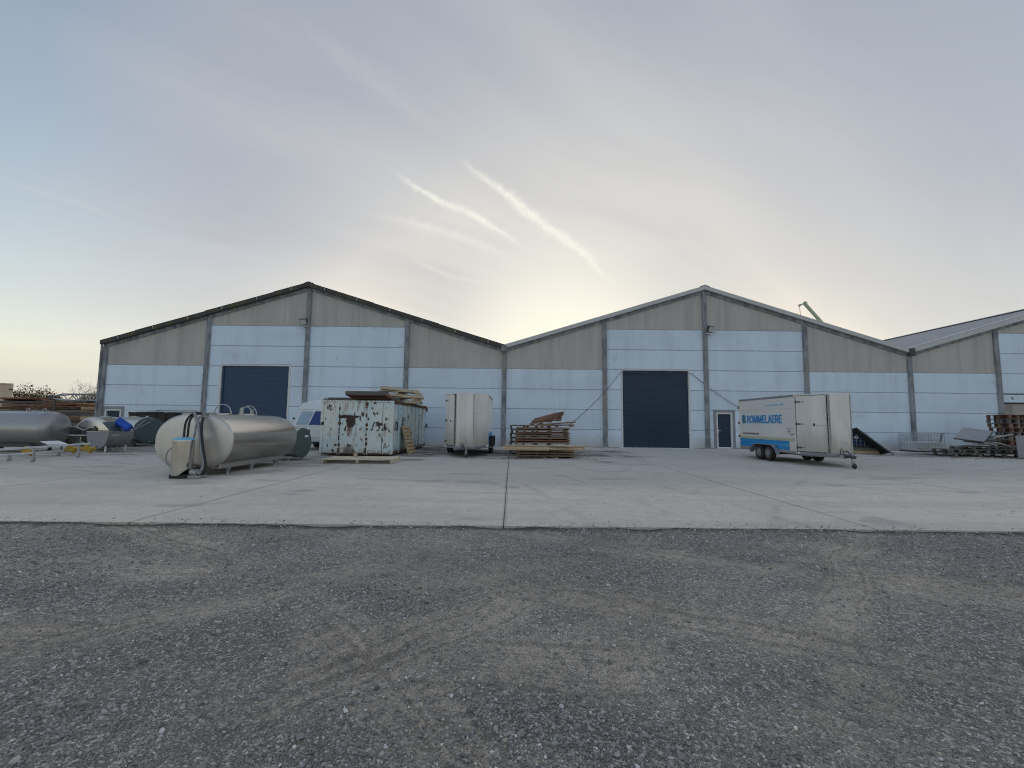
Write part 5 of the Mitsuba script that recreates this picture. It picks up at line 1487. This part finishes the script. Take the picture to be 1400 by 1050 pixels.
for i in range(n_):
    x0_, x1_ = -30.0 + 3.5 * i / n_, -30.0 + 3.5 * (i + 1) / n_
    for y in (29.3, 29.9):
        br.tube([(x0_, y, 2.60 if i % 2 else 3.02), (x1_, y, 3.02 if i % 2 else 2.60)], .03, 5)
    br.tube([(x0_, 29.3, 3.02), (x1_, 29.9, 3.02)], .025, 5)
put(k, 'bracing', br, 'm_galv', 40)
put(k, 'head', MB().box((-31.0, 29.6, 2.78), (.4, .3, .3), None, .04).bb(-29.2, -28.2, 29.2, 30.0, 2.48, 2.58), 'm_dark_steel')
put(k, 'support', MB().beam((-30.4, 29.2, 2.6), (-30.4, 29.2, 0), .1, .1).beam((-27.6, 29.2, 2.6), (-27.6, 29.2, 0), .1, .1), 'm_dark_steel')

# hedge clumps and bare trees far behind the stacks
def crown(c, r, n, seed, leaf):
    g = np.random.default_rng(seed)
    d = g.standard_normal((n, 3))
    d /= np.linalg.norm(d, axis=1, keepdims=True)
    p = d * (g.random((n, 1)) ** .45)
    lump = .62 + .75 * meshkit.fbm(p * 2.3 + seed, 3, seed)
    keep = meshkit.noise(p * 4.2 + 3 * seed, seed + 1) > .30
    p = (p * lump[:, None] * np.array(r) + np.array(c))[keep]
    p = p[p[:, 2] > .2]
    n = len(p)
    u, w = g.standard_normal((n, 3)), g.standard_normal((n, 3))
    u /= np.linalg.norm(u, axis=1, keepdims=True)
    w = np.cross(u, w)
    w /= np.linalg.norm(w, axis=1, keepdims=True)
    s = leaf * (.5 + g.random((n, 1)))
    v = np.stack([p - u * s, p + w * s * .55, p + u * s, p - w * s * .55], 1).reshape(-1, 3)
    b = np.arange(n) * 4
    return MB().add(v, np.vstack([np.stack([b, b + 1, b + 2], 1), np.stack([b, b + 2, b + 3], 1)]))


def branches(base, h, seed, levels=4, spread=.42, r0=.12):
    g = np.random.default_rng(seed)
    m = MB()
    def grow(p, d, L, r, lev):
        pts = [p]
        for _ in range(3):
            d = d + .12 * g.standard_normal(3)
            d = d / np.linalg.norm(d)
            p = p + d * L / 3
            pts.append(p)
        m.tube(pts, np.linspace(r, r * .6, 4), 5 if lev < 2 else 3)
        if lev < levels:
            for _ in range(3 if lev else 4):
                q = pts[g.integers(1, 4)]
                nd = d + spread * 1.6 * g.standard_normal(3)
                nd[2] = abs(nd[2]) * .8 + .25
                grow(q, nd / np.linalg.norm(nd), L * (.62 + .2 * g.random()), r * .55, lev + 1)
    grow(np.array(base, float), np.array([0, 0, 1.0]), h * .42, r0, 0)
    return m


for i, (x, y, h, lab) in enumerate(((-69.0, 62.0, 5.4, 'brown leafy bush at the left of the far hedge, tallest of it'), (-65.0, 61.0, 5.0, 'rounded brown bush second in the far hedge'), (-60.5, 63.0, 4.4, 'low brown bush in the middle of the far hedge'), (-57.5, 62.0, 4.6, 'reddish brown bush at the right of the far hedge, below the bare trees'))):
    k = thing('bush', lab, 'bush')
    put(k, 'trunk', MB().cyl((x, y, -.22), (x + .1, y, h * .5), .12, .06, 8), 'm_twig')
    put(k, 'crown', crown((x, y, h * .50), (3.1, 2.0, h * .60), 11000, 50 + i, .085), 'm_leaf')
for i, (x, y, h, lab) in enumerate(((-71.5, 70.0, 5.4, 'thin bare tree, left one behind the hedge'), (-69.6, 70.0, 6.4, 'bare tree with fine twigs, middle one behind the hedge'), (-67.4, 70.0, 7.6, 'bare tree with fine twigs beside the warehouse corner, tallest of the bare trees'), (-65.2, 70.5, 8.0, 'bare tree half hidden by the left warehouse'))):
    k = thing('bare_tree', lab, 'tree')
    put(k, 'branches', branches((x, y, -.22), h, 80 + i, 5, .5, .13), 'm_twig')
solo('straw_bank', MB().loft([np.array([[-70, 55, -.3], [-50, 55, -.3], [-50, 60, -.3], [-70, 60, -.3]], float), np.array([[-66, 56.5, 3.5], [-54, 56.5, 3.3], [-54, 58.5, 3.3], [-66, 58.5, 3.5]], float)]), 'm_straw', 'low bank of pale dry grass behind the timber stacks', kind='structure')

# ------------------------------------------------------------------ crane boom far behind
k = thing('crane', 'pale green telescopic crane boom rising behind the middle warehouse roof', 'crane')
tip, foot = np.array([40.75, 60, 18.3]), np.array([54.2, 60, 2.2])
d_ = (foot - tip) / np.linalg.norm(foot - tip)
put(k, 'boom_section', MB().beam(tip, tip + d_ * 7, .34, .40, up=(0, 1, 0), bev=.05), 'm_crane')
put(k, 'boom_section', MB().beam(tip + d_ * 6.6, foot, .52, .60, up=(0, 1, 0), bev=.05), 'm_crane')
put(k, 'head', MB().box(tip + [.05, 0, .12], (.45, .4, .32), rot('y', 30), .06).box(tip + [-.45, 0, -.10], (.75, .3, .22), rot('y', -22), .05).cyl(tip + [-.75, -.15, -.22], tip + [-.75, .15, -.22], .14, n=16), 'm_crane')
put(k, 'hook_line', MB().tube([tip + [-.75, 0, -.3], tip + [-.72, 0, -1.6]], .03, 5).box(tip + [-.72, 0, -1.7], (.16, .12, .3), None, .03), 'm_dark_steel')
put(k, 'carrier', MB().bb(51.5, 58.5, 58.7, 61.3, .9, 2.6, bev=.08), 'm_crane')
for x in (52.6, 54.2, 57.2):
    for y in (58.85, 61.15):
        put(k, 'wheel', MB().cyl((x, y - .18, .35), (x, y + .18, .35), .57, n=20), 'm_rubber', 30)
